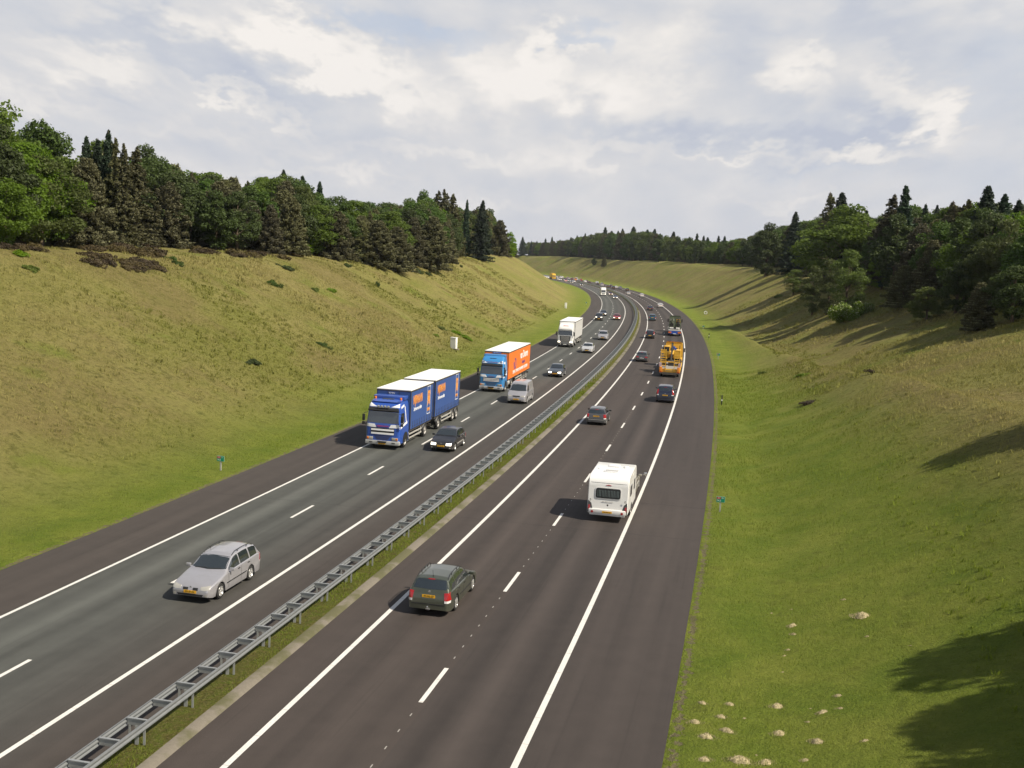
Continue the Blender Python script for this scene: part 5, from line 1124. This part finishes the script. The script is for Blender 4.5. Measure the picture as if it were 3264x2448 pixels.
def deciduous(seed,H=10,cr=3.4,z0=.8,leaf='leaf_green',n=15000,size=.26,layers=False,clumps=70,open_=.0):
    global rng; rng=np.random.default_rng(seed); cz=(H+z0)/2; ch=(H-z0)/2; C_=[]
    for i in range(clumps):
        v=rng.normal(size=3); v/=np.linalg.norm(v); f=.62+.38*rng.random()**.5 if i>clumps*.22 else .5*rng.random()
        z=cz+v[2]*ch*f; wz=np.clip((z-z0)/(H-z0),0,1); w=cr*(.62+.38*np.sin(math.pi*min(1,wz**.8*.95+.12)))
        C_.append((v[0]*w*f,v[1]*w*f,z,cr*(.19+.15*rng.random())))
    C_=np.array(C_); C_[0]=(0,0,H-cr*.25,cr*.3)
    idx=rng.integers(0,len(C_),n); d=rng.normal(size=(n,3)); d/=np.linalg.norm(d,axis=1)[:,None]
    rad=C_[idx,3]*(.55+.5*rng.random(n)**.6); sq=np.array([1.15,1.15,.55 if layers else .8])
    P=C_[idx,:3]+d*rad[:,None]*sq; keep=(d[:,2]>-.55)|(rng.random(n)<.35); P=P[keep]; d=d[keep]
    P+= (rng.normal(size=P.shape))*.08
    N=d+np.array([0,0,.5]); N/=np.linalg.norm(N,axis=1)[:,None]
    V=leaf_quads(P,N,size,.75,.5); me=finish('crown',[(V,0)]); me.materials.append(MATS[leaf])
    limbs=[(H*.15+abs(c[2]-H*.15)*.45,tuple(c[:3]),.035*H/10*1.6) for c in C_[:22]]
    tm=trunk_mesh(H*.85,.022*H,limbs,0,seed); tm.materials.append(MATS['bark']); return me,tm
def pine(seed,H=10,cr=2.6,z0=.4,tips=True,bare=False,n=15000,leaf='needle_pine'):
    global rng; rng=np.random.default_rng(seed); P=[];N=[];T=[];TN=[];limbs=[]
    z=max(z0,H*.45 if bare else z0)
    while z<H*.98:
        f=(z-z0)/(H-z0); rr=cr*((1-f)**.62)*(.85+.3*rng.random())*(1.0 if not bare else .8); nb=rng.integers(6,9) if f<.85 else 5; a0=rng.random()*6.28
        if rr<.25: rr=.25
        for k in range(nb):
            a=a0+6.283*k/nb+rng.normal()*.22; L_=rr*(.75+.35*rng.random()); up=.12+.35*f; m=max(10,int(n/ (H*11) *L_/1.6))
            t=.25+.75*rng.random(m)**.75; w=.30*(1-.3*t)*(.5+.5*min(1,L_)) ; ox=rng.normal(size=m)*w*.9; oz=rng.normal(size=m)*.13+.05
            x=t*L_; px_=np.cos(a)*x-np.sin(a)*ox; py_=np.sin(a)*x+np.cos(a)*ox; pz=z+x*up-.10*x*x*(1-f)*.4+oz
            P.append(np.stack([px_,py_,pz],1)); nn=np.stack([np.cos(a)*np.full(m,.35),np.sin(a)*np.full(m,.35),np.full(m,.9)],1); N.append(nn)
            limbs.append((z,(np.cos(a)*L_*.9,np.sin(a)*L_*.9,z+L_*up*.8),.02+.02*(1-f)))
            if tips:
                q=max(3,int(m*.09)); t=.6+.42*rng.random(q); ox=rng.normal(size=q)*.28; x=t*L_
                T.append(np.stack([np.cos(a)*x-np.sin(a)*ox,np.sin(a)*x+np.cos(a)*ox,z+x*up+.16+.1*rng.random(q)],1)); TN.append(np.stack([rng.normal(size=q),rng.normal(size=q),np.zeros(q)],1))
        z+=H*.052*(1-.35*f)
    P=np.concatenate(P);N=np.concatenate(N); parts=[(leaf_quads(P,N,.30,.35,.65),0)]
    if tips: T=np.concatenate(T); parts.append((leaf_quads(T,np.concatenate(TN),.26,.22,.3),1))
    me=finish('crown',parts); me.materials.append(MATS[leaf]); me.materials.append(MATS['needle_tip'])
    tm=trunk_mesh(H*.97,.017*H,limbs[::3],0,seed); tm.materials.append(MATS['bark']); return me,tm
def spruce(seed,H=10,cr=1.9,n=12000,leaf='needle_spruce',z0=.3,gap=.0):
    global rng; rng=np.random.default_rng(seed); P=[];N=[];z=z0
    while z<H*.99:
        f=(z-z0)/(H-z0); rr=cr*(1-f)**.78*(.75+.5*rng.random())+.03; nb=7 if f<.8 else 5; a0=rng.random()*6.28
        for k in range(nb):
            if rng.random()<gap: continue
            a=a0+6.283*k/nb+rng.normal()*.2; L_=rr*(.8+.35*rng.random()); m=max(7,int(n/(H*22)*(L_+.3))); t=.1+.9*rng.random(m)
            x=t*L_; ox=rng.normal(size=m)*.22*(1.1-t)*min(1,L_+.2); pz=z-.28*x+.10*x*x/max(.5,L_)+rng.normal(size=m)*.07-np.abs(ox)*.25
            P.append(np.stack([np.cos(a)*x-np.sin(a)*ox,np.sin(a)*x+np.cos(a)*ox,pz],1)); N.append(np.tile([math.cos(a)*.4,math.sin(a)*.4,.8],(m,1)))
        z+=H*.030*(1-.3*f)*(.7+.6*rng.random())
    P=np.concatenate(P);N=np.concatenate(N); me=finish('crown',[(leaf_quads(P,N,.25,.42,.5),0)]); me.materials.append(MATS[leaf])
    tm=trunk_mesh(H,.014*H,[],0,seed); tm.materials.append(MATS['bark']); return me,tm
def shrub(seed,leaf,n=2500,size=.16,fl=0):
    global rng; rng=np.random.default_rng(seed); C_=np.stack([rng.normal(size=14)*.42,rng.normal(size=14)*.42,.25+.45*rng.random(14),.28+.16*rng.random(14)],1)
    idx=rng.integers(0,14,n); d=rng.normal(size=(n,3)); d/=np.linalg.norm(d,axis=1)[:,None]; P=C_[idx,:3]+d*(C_[idx,3]*(.6+.4*rng.random(n)))[:,None]; P=P[P[:,2]>-.1]; N=P-np.array([0,0,.1]); N/=np.linalg.norm(N,axis=1)[:,None]
    parts=[(leaf_quads(P,N,size,.7,.5),0)]
    if fl: Q=P[rng.random(len(P))<fl]; Q=Q+np.array([0,0,.05]); parts.append((leaf_quads(Q,np.tile([0,0,1.],(len(Q),1)),size*.8,1,.4),1))
    me=finish('foliage',parts); me.materials.append(MATS[leaf]); me.materials.append(MATS['blossom'])
    q=MB(); 
    for c in C_[:7]: q.tube((c[0]*.2,c[1]*.2,-.15),tuple(c[:3]),.03,5,.01,cap=False)
    st=q.mesh('stems',60); st.materials.append(MATS['bark']); return me,st
TPL={'oak':[deciduous(i,cr=[3.6,3.2,4.0][i%3],n=17000,layers=(i%2==0)) for i in range(3)],
 'dark':[deciduous(10+i,cr=[3.0,3.4,2.7][i],leaf='leaf_dark',n=14000,clumps=60) for i in range(3)],
 'bright':[deciduous(20+i,cr=[2.9,3.4][i],leaf='leaf_bright',z0=.2,n=14000,layers=True,clumps=60) for i in range(2)],
 'birch':[deciduous(30+i,cr=[2.3,2.7,2.1][i],leaf='leaf_birch',z0=[.6,.9,.4][i],n=13000,size=.20,clumps=55) for i in range(3)],
 'pine':[pine(40+i,cr=[3.4,2.9,3.7][i],n=21000) for i in range(3)],
 'bare':[pine(50+i,cr=[2.6,3.0][i],bare=True,tips=False,n=20000) for i in range(2)],
 'spruce':[spruce(60+i,cr=[1.7,2.1,1.5][i]) for i in range(3)],
 'larch':[spruce(70+i,cr=2.2,gap=.35,n=10000,leaf='needle_pine') for i in range(2)]}
KIND={'oak':('oak_tree','tree'),'dark':('leafy_tree','tree'),'bright':('leafy_tree','tree'),'birch':('birch_tree','tree'),'pine':('pine_tree','pine tree'),'bare':('pine_tree','pine tree'),'spruce':('spruce_tree','spruce tree'),'larch':('larch_tree','larch tree')}
DESC={'oak':'broad green leafy tree','dark':'dark green leafy tree','bright':'bright green leafy tree','birch':'grey green birch','pine':'brownish green pine with pale shoots','bare':'tall pine with bare lower trunk','spruce':'dark pointed spruce','larch':'thin open crowned larch'}
tcount=0
def tree(kind,x,y,z,H,label,group,wid=1.0):
    global tcount; tcount+=1; me,tm=TPL[kind][tcount%len(TPL[kind])]; n,c=KIND[kind]
    e=empty(n,(x,y,z-.15),(tcount*2.399)%6.28); tag(e,label,c,group); k=H/10; kw=k**.8*wid*(1.0 if H<12 else 1.0)
    e.scale=(kw,kw,k); link('crown',me,e); link('trunk',tm,e); return e
def px_of(x,y,z):
    z-=CAMH; c,s=math.cos(PITCH),math.sin(PITCH); dep=y*c-z*s; up=z*c+y*s; u=F_PX*x/dep; v=-F_PX*up/dep; c,s=math.cos(ROLL),math.sin(ROLL); return 1632+u*c-v*s,1224+u*s+v*c
def top_z(px,py,y): d=ray(px,py); return CAMH+d.z*y/d.y
front=[]   # trees standing at the forest edge, by the place of their foot and top in the photograph
def edge_tree(kind,px,pb,pt,label,wid=1.0,sink=0):
    h=hit(px,pb)
    if not h: return
    x,y,z,t=at(h[0],h[1]); H=top_z(px,pt,y)-z; tree(kind,x,y,z,max(1.5,H),label,GRP[kind]+(' on the left slope edge' if px<1700 else ' on the right slope'),wid)
GRP={'oak':'oaks','dark':'dark leafy trees','bright':'bright leafy trees','birch':'birches','pine':'pines','bare':'bare trunked pines','spruce':'spruces','larch':'larches'}
LE=[('oak',20,788,560,'bright green oak at the very left edge of the photo'),('oak',130,786,500,'big layered green tree, second from the left at the forest edge',1.2),
('pine',275,792,500,'tall dark pine right of the big layered green tree'),('pine',345,780,600,'dark pine left of the light green young tree'),('bright',420,764,590,'light green young tree between two pines on the left slope edge'),
('pine',520,785,588,'pine with pale shoots left of the white flowering tree',1.15),('birch',590,785,655,'pale flowering young tree beside the pine with pale shoots',.8),('bright',640,784,690,'small pointed bright green tree between two brown pines',.7),
('pine',695,795,575,'brown pine with a wide top, right of the small pointed green tree',1.1),('bright',765,795,690,'low bushy bright green tree right of the wide topped pine',1.2),('pine',860,808,650,'slim brown pine above the heather, left of the tallest brown pine',.8),
('pine',925,812,625,'tallest brown pine in the middle of the left forest edge'),('bright',912,806,740,'small bright green tree at the foot of the tallest brown pine',1.1),('bright',978,812,745,'second small bright green tree right of the tallest brown pine'),
('pine',1075,828,670,'pale brown pine standing forward on the left slope',1.1),('pine',1150,836,700,'dark pine behind the pale brown pine',1.1),('pine',1205,852,700,'dark pine in the spur that reaches down the slope',1.15),('pine',1262,866,720,'lowest pine of the spur that reaches down the slope',1.3),
('pine',1315,850,690,'pine right of the lowest pine of the spur',1.1),('pine',1375,862,688,'broad dark pine at the right end of the spur',1.2),('pine',1415,842,705,'rightmost pine of the spur above the bare slope'),
('bare',1448,815,668,'bare trunked pine, left of four at the end of the left forest'),('bare',1480,812,672,'bare trunked pine, second of four at the end of the left forest'),('bare',1510,811,668,'bare trunked pine, third of four at the end of the left forest'),('bare',1545,812,690,'bare trunked pine, last of four at the end of the left forest'),
('pine',1590,818,700,'small pine at the right end of the left forest'),('bright',1622,822,742,'bright green tree at the very tip of the left forest',.9)]
for a in LE: edge_tree(*a)
RE=[('birch',2529,941,858,'small round birch left of the birch group on the right slope',1.4),('birch',2589,1003,845,'left birch of the group standing alone on the right slope',1.1),('birch',2635,1004,822,'middle birch of the group standing alone on the right slope',1.1),('birch',2694,1000,795,'tallest right birch of the group standing alone on the right slope',1.1),
('pine',2875,983,842,'dark pine right of the birch group on the right slope',1.3),('bright',2952,1020,916,'bright green bushy tree in front of the dark pine on the right slope',1.4),('pine',3115,1056,895,'lowest dark pine on the right slope near the photo edge',1.2),('dark',3045,1000,830,'dark leafy tree between the bushy tree and the lowest pine',1.2),('dark',3225,1030,840,'dark leafy tree at the right photo edge',1.3),
('pine',2960,960,760,'pine standing behind the bright bushy tree on the right slope',1.2),('bright',2810,925,800,'green tree just behind and right of the birch group',1.2),('oak',3140,980,770,'broad oak on the right slope behind the lowest pine',1.1)]
for a in RE: edge_tree(*a)
# skyline of the photograph: (px, py) of tree tops
SKL=[(-80,330),(0,330),(60,390),(110,385),(150,390),(200,440),(260,455),(320,440),(345,420),(375,450),(400,500),(430,480),(480,470),(520,500),(600,520),(650,540),(710,520),(760,540),(830,560),(900,545),(940,550),(980,555),(1020,600),(1080,620),(1140,618),(1200,640),(1260,640),(1300,630),(1350,615),(1400,640),(1440,655),(1500,655),(1540,640),(1570,680),(1610,740),(1632,800),(1650,825)]
SKR=[(1600,765),(1643,758),(1720,762),(1780,756),(1817,750),(1870,738),(1904,731),(1972,727),(2012,725),(2074,727),(2124,740),(2175,745),(2237,752),(2287,757),(2352,745),(2400,735),(2452,718),(2500,703),(2560,690),(2620,672),(2700,655),(2780,680),(2830,660),(2900,640),(2960,665),(3042,645),(3100,640),(3160,630),(3264,640),(3500,600),(4500,560)]
def sk(L_,px): return float(np.interp(px,[a for a,_ in L_],[b for _,b in L_]))
# forest edge as lateral offset against arc length
def edge(pts):
    r=[]
    for px,py in pts:
        h=hit(px,py)
        if h: r.append((float(h[0]),float(h[1])))
    r.sort(); return r
EL=edge([(10,784),(200,795),(400,778),(740,806),(1000,818),(1180,845),(1420,838),(1480,814),(1580,814)])
ER=edge([(3250,1010),(3050,985),(2900,950),(2780,925),(2600,890)])
EL=[(e[0],min(-44,e[1])) for e in EL if e[1]<0]; EL=[(-20,-60),(60,-58)]+[e for e in EL if e[0]>75]+[(460,-46),(600,-48)]
ER=[(-30,60),(60,58)]+[e for e in ER if 80<e[0]<280 and e[1]>0]+[(300,50),(380,52),(450,51),(700,51),(1300,51)]
print('edges',EL,ER)
rd=random.Random(5)
def fill(L_,sgn,s0,s1,ds,rows,dr,skl,kinds,area):
    s=s0
    while s<s1:
        for r in range(rows):
            ue=float(np.interp(s,[a for a,_ in L_],[b for _,b in L_])); u=ue+sgn*(3+r*dr+rd.uniform(-1.8,1.8)); a=s+rd.uniform(-.4,.4)*ds
            x,y,z,t=at(a,u)
            if y<20: continue
            px,_=px_of(x,y,z+6)
            if px<-260 or px>3264+330 or (a>500 and px<1560): 
                continue
            py=sk(skl,px)+9; slack=(rows-1-r)*rd.uniform(6,20)*(220/max(120,y)) if r<rows-1 else rd.uniform(0,9)
            H=top_z(px,py+slack+rd.uniform(-4,16)*150/max(y,100),y)-z; H=min(max(H,5.5),23)
            k=rd.choices([q for q,_ in kinds],[w for _,w in kinds])[0]
            if k=='spruce' and r<rows-1: k='dark'
            tree(k,x,y,z,H,'%s inside the %s'%(DESC[k],area),'%s inside the %s'%(GRP[k],area),1.15)
        s+=ds*(1 if s<300 else 1.35)
fill(EL,-1,88,210,5.2,4,6.0,SKL,[('oak',3),('dark',6),('pine',4),('larch',.4)],'left forest')
fill(EL,-1,210,470,6.5,3,6.0,SKL,[('dark',6),('pine',3),('oak',2),('larch',1)],'far part of the left forest')
fill(ER,1,95,300,6.0,4,6.0,SKR,[('dark',5),('oak',3),('pine',4),('birch',2)],'right forest')
fill(ER,1,300,640,7.5,3,7.0,SKR,[('dark',6),('pine',2),('birch',2),('oak',2)],'distant right forest')
fill(ER,1,640,1250,11,2,9.0,SKR,[('dark',4),('birch',2),('oak',2),('pine',3)],'farthest forest behind the bend')
# tall pointed trees that break the skyline
def sky_tree(kind,px,py,y,label,wid=1.0):
    d=ray(px,py); x=d.x/d.y*y; s,u=to_su(x,y); z=float(ground(s,u)); H=top_z(px,py,y)-z; tree(kind,x,y,z,H,label,GRP[kind]+' rising above the forest',wid*(1.55 if kind in('spruce','larch') else 1))
for a in [('spruce',346,412,132,'tallest dark spruce of the cluster above the left forest',.7),('spruce',312,436,134,'left spruce of the cluster above the left forest',.7),('spruce',275,428,134,'small lone spruce tip left of the spruce cluster',.6),('larch',368,434,130,'narrow tree right of the spruce cluster',.6),('larch',396,452,130,'narrow tree beside the gap in the left forest skyline',.6),
 ('larch',434,462,138,'ragged tree right of the gap in the left forest skyline',.9),('dark',470,470,168,'rounded dark tree right of the gap in the left forest',1.0),('dark',120,378,130,'dark round topped tree second from the left on the skyline',1.0),('oak',15,318,118,'tallest tree at the left photo edge',1.0),
 ('spruce',905,540,215,'spiky conifer near the middle of the left skyline',.9),('spruce',965,555,220,'spiky conifer right of the middle of the left skyline',.9),('spruce',1020,575,225,'thin lone conifer tip on the left skyline',.7),('larch',850,560,215,'ragged conifer left of the two spiky conifers',.9),
 ('larch',1398,605,300,'left open crowned larch near the end of the left forest',1.0),('larch',1418,600,300,'tallest open crowned larch near the end of the left forest',1.0),('larch',1445,615,300,'right open crowned larch near the end of the left forest',1.0),('spruce',1490,632,310,'thin spire behind the end of the left forest',.5),('spruce',1540,636,310,'dark pointed spruce near the end of the left forest',.8),('dark',1350,612,280,'round dark tree left of the open crowned larches',.8),
 ('larch',2650,610,270,'left one of two conifers above the big round tree',1.0),('spruce',2685,610,270,'right one of two conifers above the big round tree',1.1),('oak',2715,660,235,'big round bright tree crown on the right skyline',1.7),('spruce',2763,665,260,'small spruce right of the big round tree',.9),
 ('larch',2850,615,215,'ragged larch left of the tall spruce on the right skyline',1.1),('spruce',2889,590,210,'tall dark spruce spire on the right skyline',1.0),('spruce',2952,645,225,'short spruce tip on the right skyline',.7),('spruce',2989,650,225,'thin spruce tip on the right skyline',.6),('larch',3042,638,190,'wide ragged conifer on the right skyline',1.2),('larch',3088,632,190,'second wide ragged conifer on the right skyline',1.2),
 ('spruce',3152,588,185,'tallest spruce near the right photo edge',1.1),('spruce',3205,616,185,'spruce between the tallest one and the right photo edge',1.1),('spruce',3250,630,185,'last spruce at the right photo edge',1.0),('spruce',2538,672,330,'small dark spruce tip on the slope of the right skyline',.9),('dark',2452,715,350,'dark round tree lower on the right skyline',1.2)]: sky_tree(*a)
for i in range(34):
    px=1640+i*20+rd.uniform(-16,16)
    if px>2330: break
    d=ray(px,800); yy=300
    while yy<1200 and to_su(d.x/d.y*yy,yy)[1]<58: yy+=5
    sky_tree('spruce',px,sk(SKR,px)-rd.uniform(-14,9),yy+rd.uniform(5,40),'small dark spruce spire on the far horizon behind the bend',rd.uniform(.8,1.4))
for s_ in (345,):
    edge_tree('pine',1925,852,818,'lone small tree on the far slope below the distant forest',1.2)
    edge_tree('dark',1893,846,822,'second lone small tree on the far slope below the distant forest',1.2)
# trees beside the bridge, out of the picture to the right: they cast the shade that reaches in
for x,y,H in ((28,27,11),(28,22,12),(27,17,13),(27,12,13.5),(27,7,13.5),(32,13,14),(32,19,13),(34,24,11.5),(32,8,14),(37,53,12),(39.5,49,12.5),(41,45,11.5),(49,60,12),(56,68,12),(64,86,11),(72,100,11),(78,114,11)):
    s,u=to_su(x,y); z=float(ground(s,u)); tree(('oak','dark','birch')[int(x)%3],x,y,z,H,'leafy tree beside the bridge, outside the right photo edge','trees right of the view',.95)
# shrubs and heather
SH={'heather':[shrub(80+i,'heather',2600,.13) for i in range(3)],'green':[shrub(90+i,'leaf_bright',2200,.18) for i in range(2)],'dark':[shrub(95,'leaf_dark',2200,.16)],'flower':[shrub(98,'leaf_bright',6000,.10,.22)]}
scount=0
def bush(kind,px,py,w,h,label,group):
    global scount; scount+=1; g_=hit(px,py)
    if not g_: return
    x,y,z,t=at(g_[0],g_[1]); me,st=SH[kind][scount%len(SH[kind])]; e=empty({'heather':'heather_bush','green':'bush','dark':'bush','flower':'flowering_bush'}[kind],(x,y,z-.05),scount*1.7); w*=(1.0 if kind in('heather','flower') and w<2.6 or kind=='flower' else .62); h=max(h,.38); e.scale=(w/1.6,w/1.6,h)
    g1=np.array([float(ground(*to_su(x+.8,y)))-z,float(ground(*to_su(x,y+.8)))-z])/.8; nv=Vector((-g1[0],-g1[1],1)).normalized(); e.rotation_mode='QUATERNION'; e.rotation_quaternion=Vector((0,0,1)).rotation_difference(nv.lerp(Vector((0,0,1)),.3).normalized())@Matrix.Rotation(scount*1.7,3,'Z').to_quaternion(); e.location.z=z-.22*h; tag(e,label,'bush',group); link('foliage',me,e); link('stems',st,e)
r2=random.Random(9)
for i in range(52):   # heather carpet at the forest foot and the tongue that runs down the slope
    px=r2.gauss(360,55); py=778+r2.uniform(0,22)+max(0,(px-290))*.11*r2.random(); bush('heather',px,py,r2.uniform(1.2,2.4),r2.uniform(.5,1.1),'brown heather bush in the tongue running down from the left forest','heather bushes in the brown tongue')
for i in range(26):
    t_=r2.random(); px=300+t_*205+r2.gauss(0,16); py=822+t_*34+r2.gauss(0,11); bush('heather',px,py,r2.uniform(.8,1.9),r2.uniform(.4,.8),'brown heather bush in the lower part of the tongue below the left forest','heather bushes low on the slope')
for i in range(34):
    px=r2.choice([60,330,400,640,780,900])+r2.gauss(0,30); py=float(np.interp(px,[0,200,400,740,1000],[790,806,780,812,824]))+r2.uniform(-6,6); bush('heather',px,py,r2.uniform(1.2,2.4),r2.uniform(.4,.9),'brown heather bush along the foot of the left forest edge','heather bushes along the left forest edge')
for px,py,w,h,lab in((870,912,2.2,.7,'small dark bush in the middle of the left slope'),(1200,912,1.0,.9,'tiny dark round bush on the left slope below the pine spur'),(545,830,1.6,.5,'brown tuft of heather right of the heather tongue'),(565,845,1.6,.5,'dark tuft below the heather tongue'),(1335,872,2.4,.8,'dark bush at the foot of the pine spur'),(1362,876,2.0,.6,'smaller dark bush right of the foot of the pine spur'),(805,1162,2.0,.35,'dark low tuft lower on the left slope'),(1028,1105,2.0,.3,'dark flat tuft high above the blue lorry on the left slope'),(1470,852,1.2,.6,'single dark bush on the bare end of the left slope'),(910,858,2.6,.6,'dark flat bush below the left forest edge'),(1105,850,2.0,.6,'dark low bush in front of the pale brown pine')): bush('dark',px,py,w,h,lab,'small dark bushes on the left slope')
for px,py,w,h,lab in((105,865,2.2,.4,'low green bush on the left slope near the photo edge'),(60,815,2,.5,'low green bush under the forest at the left photo edge'),(1000,925,2.0,.35,'bright low bush in the middle of the left slope'),(1060,930,2.4,.4,'bright low bush right of the middle of the left slope'),(1410,1050,2.6,.35,'bright nettle patch above the white cabinet'),(1450,1062,3.0,.4,'bright nettle patch right above the white cabinet'),(1480,1078,3.0,.4,'bright nettle patch right of the white cabinet'),(1390,1072,1.6,.3,'small bright patch left of the white cabinet'),(725,795,2,.6,'small green bush at the foot of the wide topped pine'),
 (2560,1200,3,.3,'flat green bush in the middle of the right slope'),(2430,1192,1.4,.2,'small flat green bush nearer the right verge'),(2480,948,3.5,.7,'green bush left of the small round birch')): bush('green',px,py,w,h,lab,'low green bushes on the slopes')
for px,py,w,h,lab in((2575,1288,1.5,.25,'flat brown heather patch on the lower right slope'),(2780,1188,1.1,.2,'small brown heather patch on the right slope')): bush('heather',px,py,w,h,lab,'heather patches on the right slope')
bush('flower',2712,1018,4.6,3.6,'rounded bush with white blossom in front of the birch group','flowering bush')
bush('flower',2750,1000,3,2.0,'smaller blossoming bush right of the rounded blossoming bush','flowering bush')
print('trees',tcount,'bushes',scount)
# ---------------------------------------------------------------- grass: blades over everything that is near enough to show them
rng=np.random.default_rng(3)
def grass_patch(name,n,s0,s1,u0,u1,h,w,pw=1.6):
    s=s0+(s1-s0)*rng.random(n)**pw; u=u0+(u1-u0)*rng.random(n); x,y,_=road(s,u)
    inview=np.abs(x)<.50*y+3; s,u,x,y=s[inview],u[inview],x[inview],y[inview]; z=ground(s,u); n=len(s)
    cl=vnoise(x,y,1.7,9)+vnoise(x,y,6,8)*.7; k=cl>-.28; s,u,x,y,z,cl=[q[k] for q in(s,u,x,y,z,cl)]; n=len(s)
    a=rng.random(n)*6.283; sc=np.clip(y/55,.7,2.4); hh=h*(.5+rng.random(n))*(1+cl)*np.where((u<-24)|(u>24),1.1,.9)*sc**.5; ww=w*(.6+.8*rng.random(n))*sc
    lx=rng.normal(size=n)*.35*hh; ly=rng.normal(size=n)*.35*hh
    dx=np.cos(a)*ww; dy=np.sin(a)*ww
    V=np.stack([np.stack([x-dx,y-dy,z-.02],1),np.stack([x+dx,y+dy,z-.02],1),np.stack([x+dx*.6+lx*.7,y+dy*.6+ly*.7,z+hh*.7],1),np.stack([x+lx,y+ly,z+hh],1)],1).reshape(-1,3)
    me=np_mesh(name,V,np.arange(4*n).reshape(-1,4),np.repeat(np.stack([u,s],1),4,0)); return tag(link(name,me,None,['grass_uv']),kind='stuff')
def gbl(g,b):
    uv,u,s=uvc(g); geo=g.n('ShaderNodeNewGeometry').outputs['Position']; n1=g.noise(geo,.045,4,.55); n2=g.noise(geo,.35,5,.6); n3=g.noise(geo,5,3,.7)
    ver=g.m('MULTIPLY',g.m('DIVIDE',g.m('ADD',u,27.0),8.0,clamp=True),g.m('DIVIDE',g.m('SUBTRACT',g.m('ADD',21.5,g.m('MULTIPLY',g.m('SUBTRACT',1.0,g.m('DIVIDE',s,140.0),clamp=True),12.0)),u),7.0,clamp=True))
    k=g.ramp(g.m('ADD',g.m('MULTIPLY',n1,.7),g.m('MULTIPLY',n2,.3)),[(.42,0.0),(.60,1.0)])
    dry=g.mix(k,(.175,.178,.038),(.30,.265,.095)); wet=g.mix(n3,(.12,.18,.014),(.22,.25,.04)); c=g.mix(ver,dry,wet)
    c=g.n('ShaderNodeHueSaturation',i={'Value':g.m('ADD',.62,g.m('MULTIPLY',g.noise(geo,1.9,4,.75),.95)),'Color':c}).outputs[0]
    L(g,c,b.inputs['Base Color']); b.inputs['Roughness'].default_value=.8; b.inputs['Specular IOR Level'].default_value=.15
    t=g.n('ShaderNodeBsdfTranslucent',i={'Color':c}); mx=g.n('ShaderNodeMixShader',i={0:.3,1:b.outputs[0],2:t.outputs[0]}); L(g,mx.outputs[0],g.nt.nodes['Material Output'].inputs[0])
mat('grass_uv',build=gbl)
grass_patch('grass',230000,18,150,U_G+.35,50,.11,.011)
grass_patch('grass',160000,40,170,-50,U_H-.45,.065,.012,1.3)
grass_patch('grass',26000,20,130,-3.2,-2.05,.10,.010,1.5)

def tussocks(name,n,s0,s1,u0,u1,pw):
    s=s0+(s1-s0)*rng.random(n)**pw; u=u0+(u1-u0)*rng.random(n); x,y,_=road(s,u); k=(np.abs(x)<.5*y+3)&(vnoise(x,y,9,21)+.4*vnoise(x,y,3,22)>-.12); s,u,x,y=s[k],u[k],x[k],y[k]; z=ground(s,u); n=len(s); m=9
    sz=(.10+.22*rng.random(n)**2)*np.clip(y/110,.6,1.15); r=lambda: rng.normal(size=(n,m))
    cx_=x[:,None]+r()*sz[:,None]*.55; cy_=y[:,None]+r()*sz[:,None]*.55; cz_=z[:,None]+0*cx_; a=rng.random((n,m))*6.283; w=sz[:,None]*.16*(.6+rng.random((n,m))); h=sz[:,None]*(.5+.8*rng.random((n,m)))
    lx=r()*.35*h; ly=r()*.35*h; dx=np.cos(a)*w; dy=np.sin(a)*w
    V=np.stack([np.stack([cx_-dx,cy_-dy,cz_-.03],-1),np.stack([cx_+dx,cy_+dy,cz_-.03],-1),np.stack([cx_+dx*.5+lx*.7,cy_+dy*.5+ly*.7,cz_+h*.7],-1),np.stack([cx_+lx-dx*.3,cy_+ly-dy*.3,cz_+h],-1)],-2).reshape(-1,3)
    uv=np.repeat(np.stack([u,s],1),4*m,0); me=np_mesh(name,V,np.arange(len(V)).reshape(-1,4),uv); return tag(link(name,me,None,['grass_uv']),kind='stuff')
tussocks('grass_tufts',16000,25,300,U_G+9,50,1.4); tussocks('grass_tufts',19000,50,300,-56,-23,1.3)
# ---------------------------------------------------------------- thin summer haze in one closed box
hb=bpy.data.meshes.new('haze'); q=MB(); q.box(-900,1100,-60,1500,-2,60); me=q.mesh('haze'); hz=bpy.data.materials.new('haze'); hz.use_nodes=True; n=hz.node_tree; n.nodes.clear()
pv=n.nodes.new('ShaderNodeVolumePrincipled'); pv.inputs['Color'].default_value=(.80,.86,.95,1); pv.inputs['Density'].default_value=.00005; pv.inputs['Anisotropy'].default_value=0
mo=n.nodes.new('ShaderNodeOutputMaterial'); n.links.new(pv.outputs[0],mo.inputs['Volume']); me.materials.append(hz); tag(link('haze',me),kind='stuff')
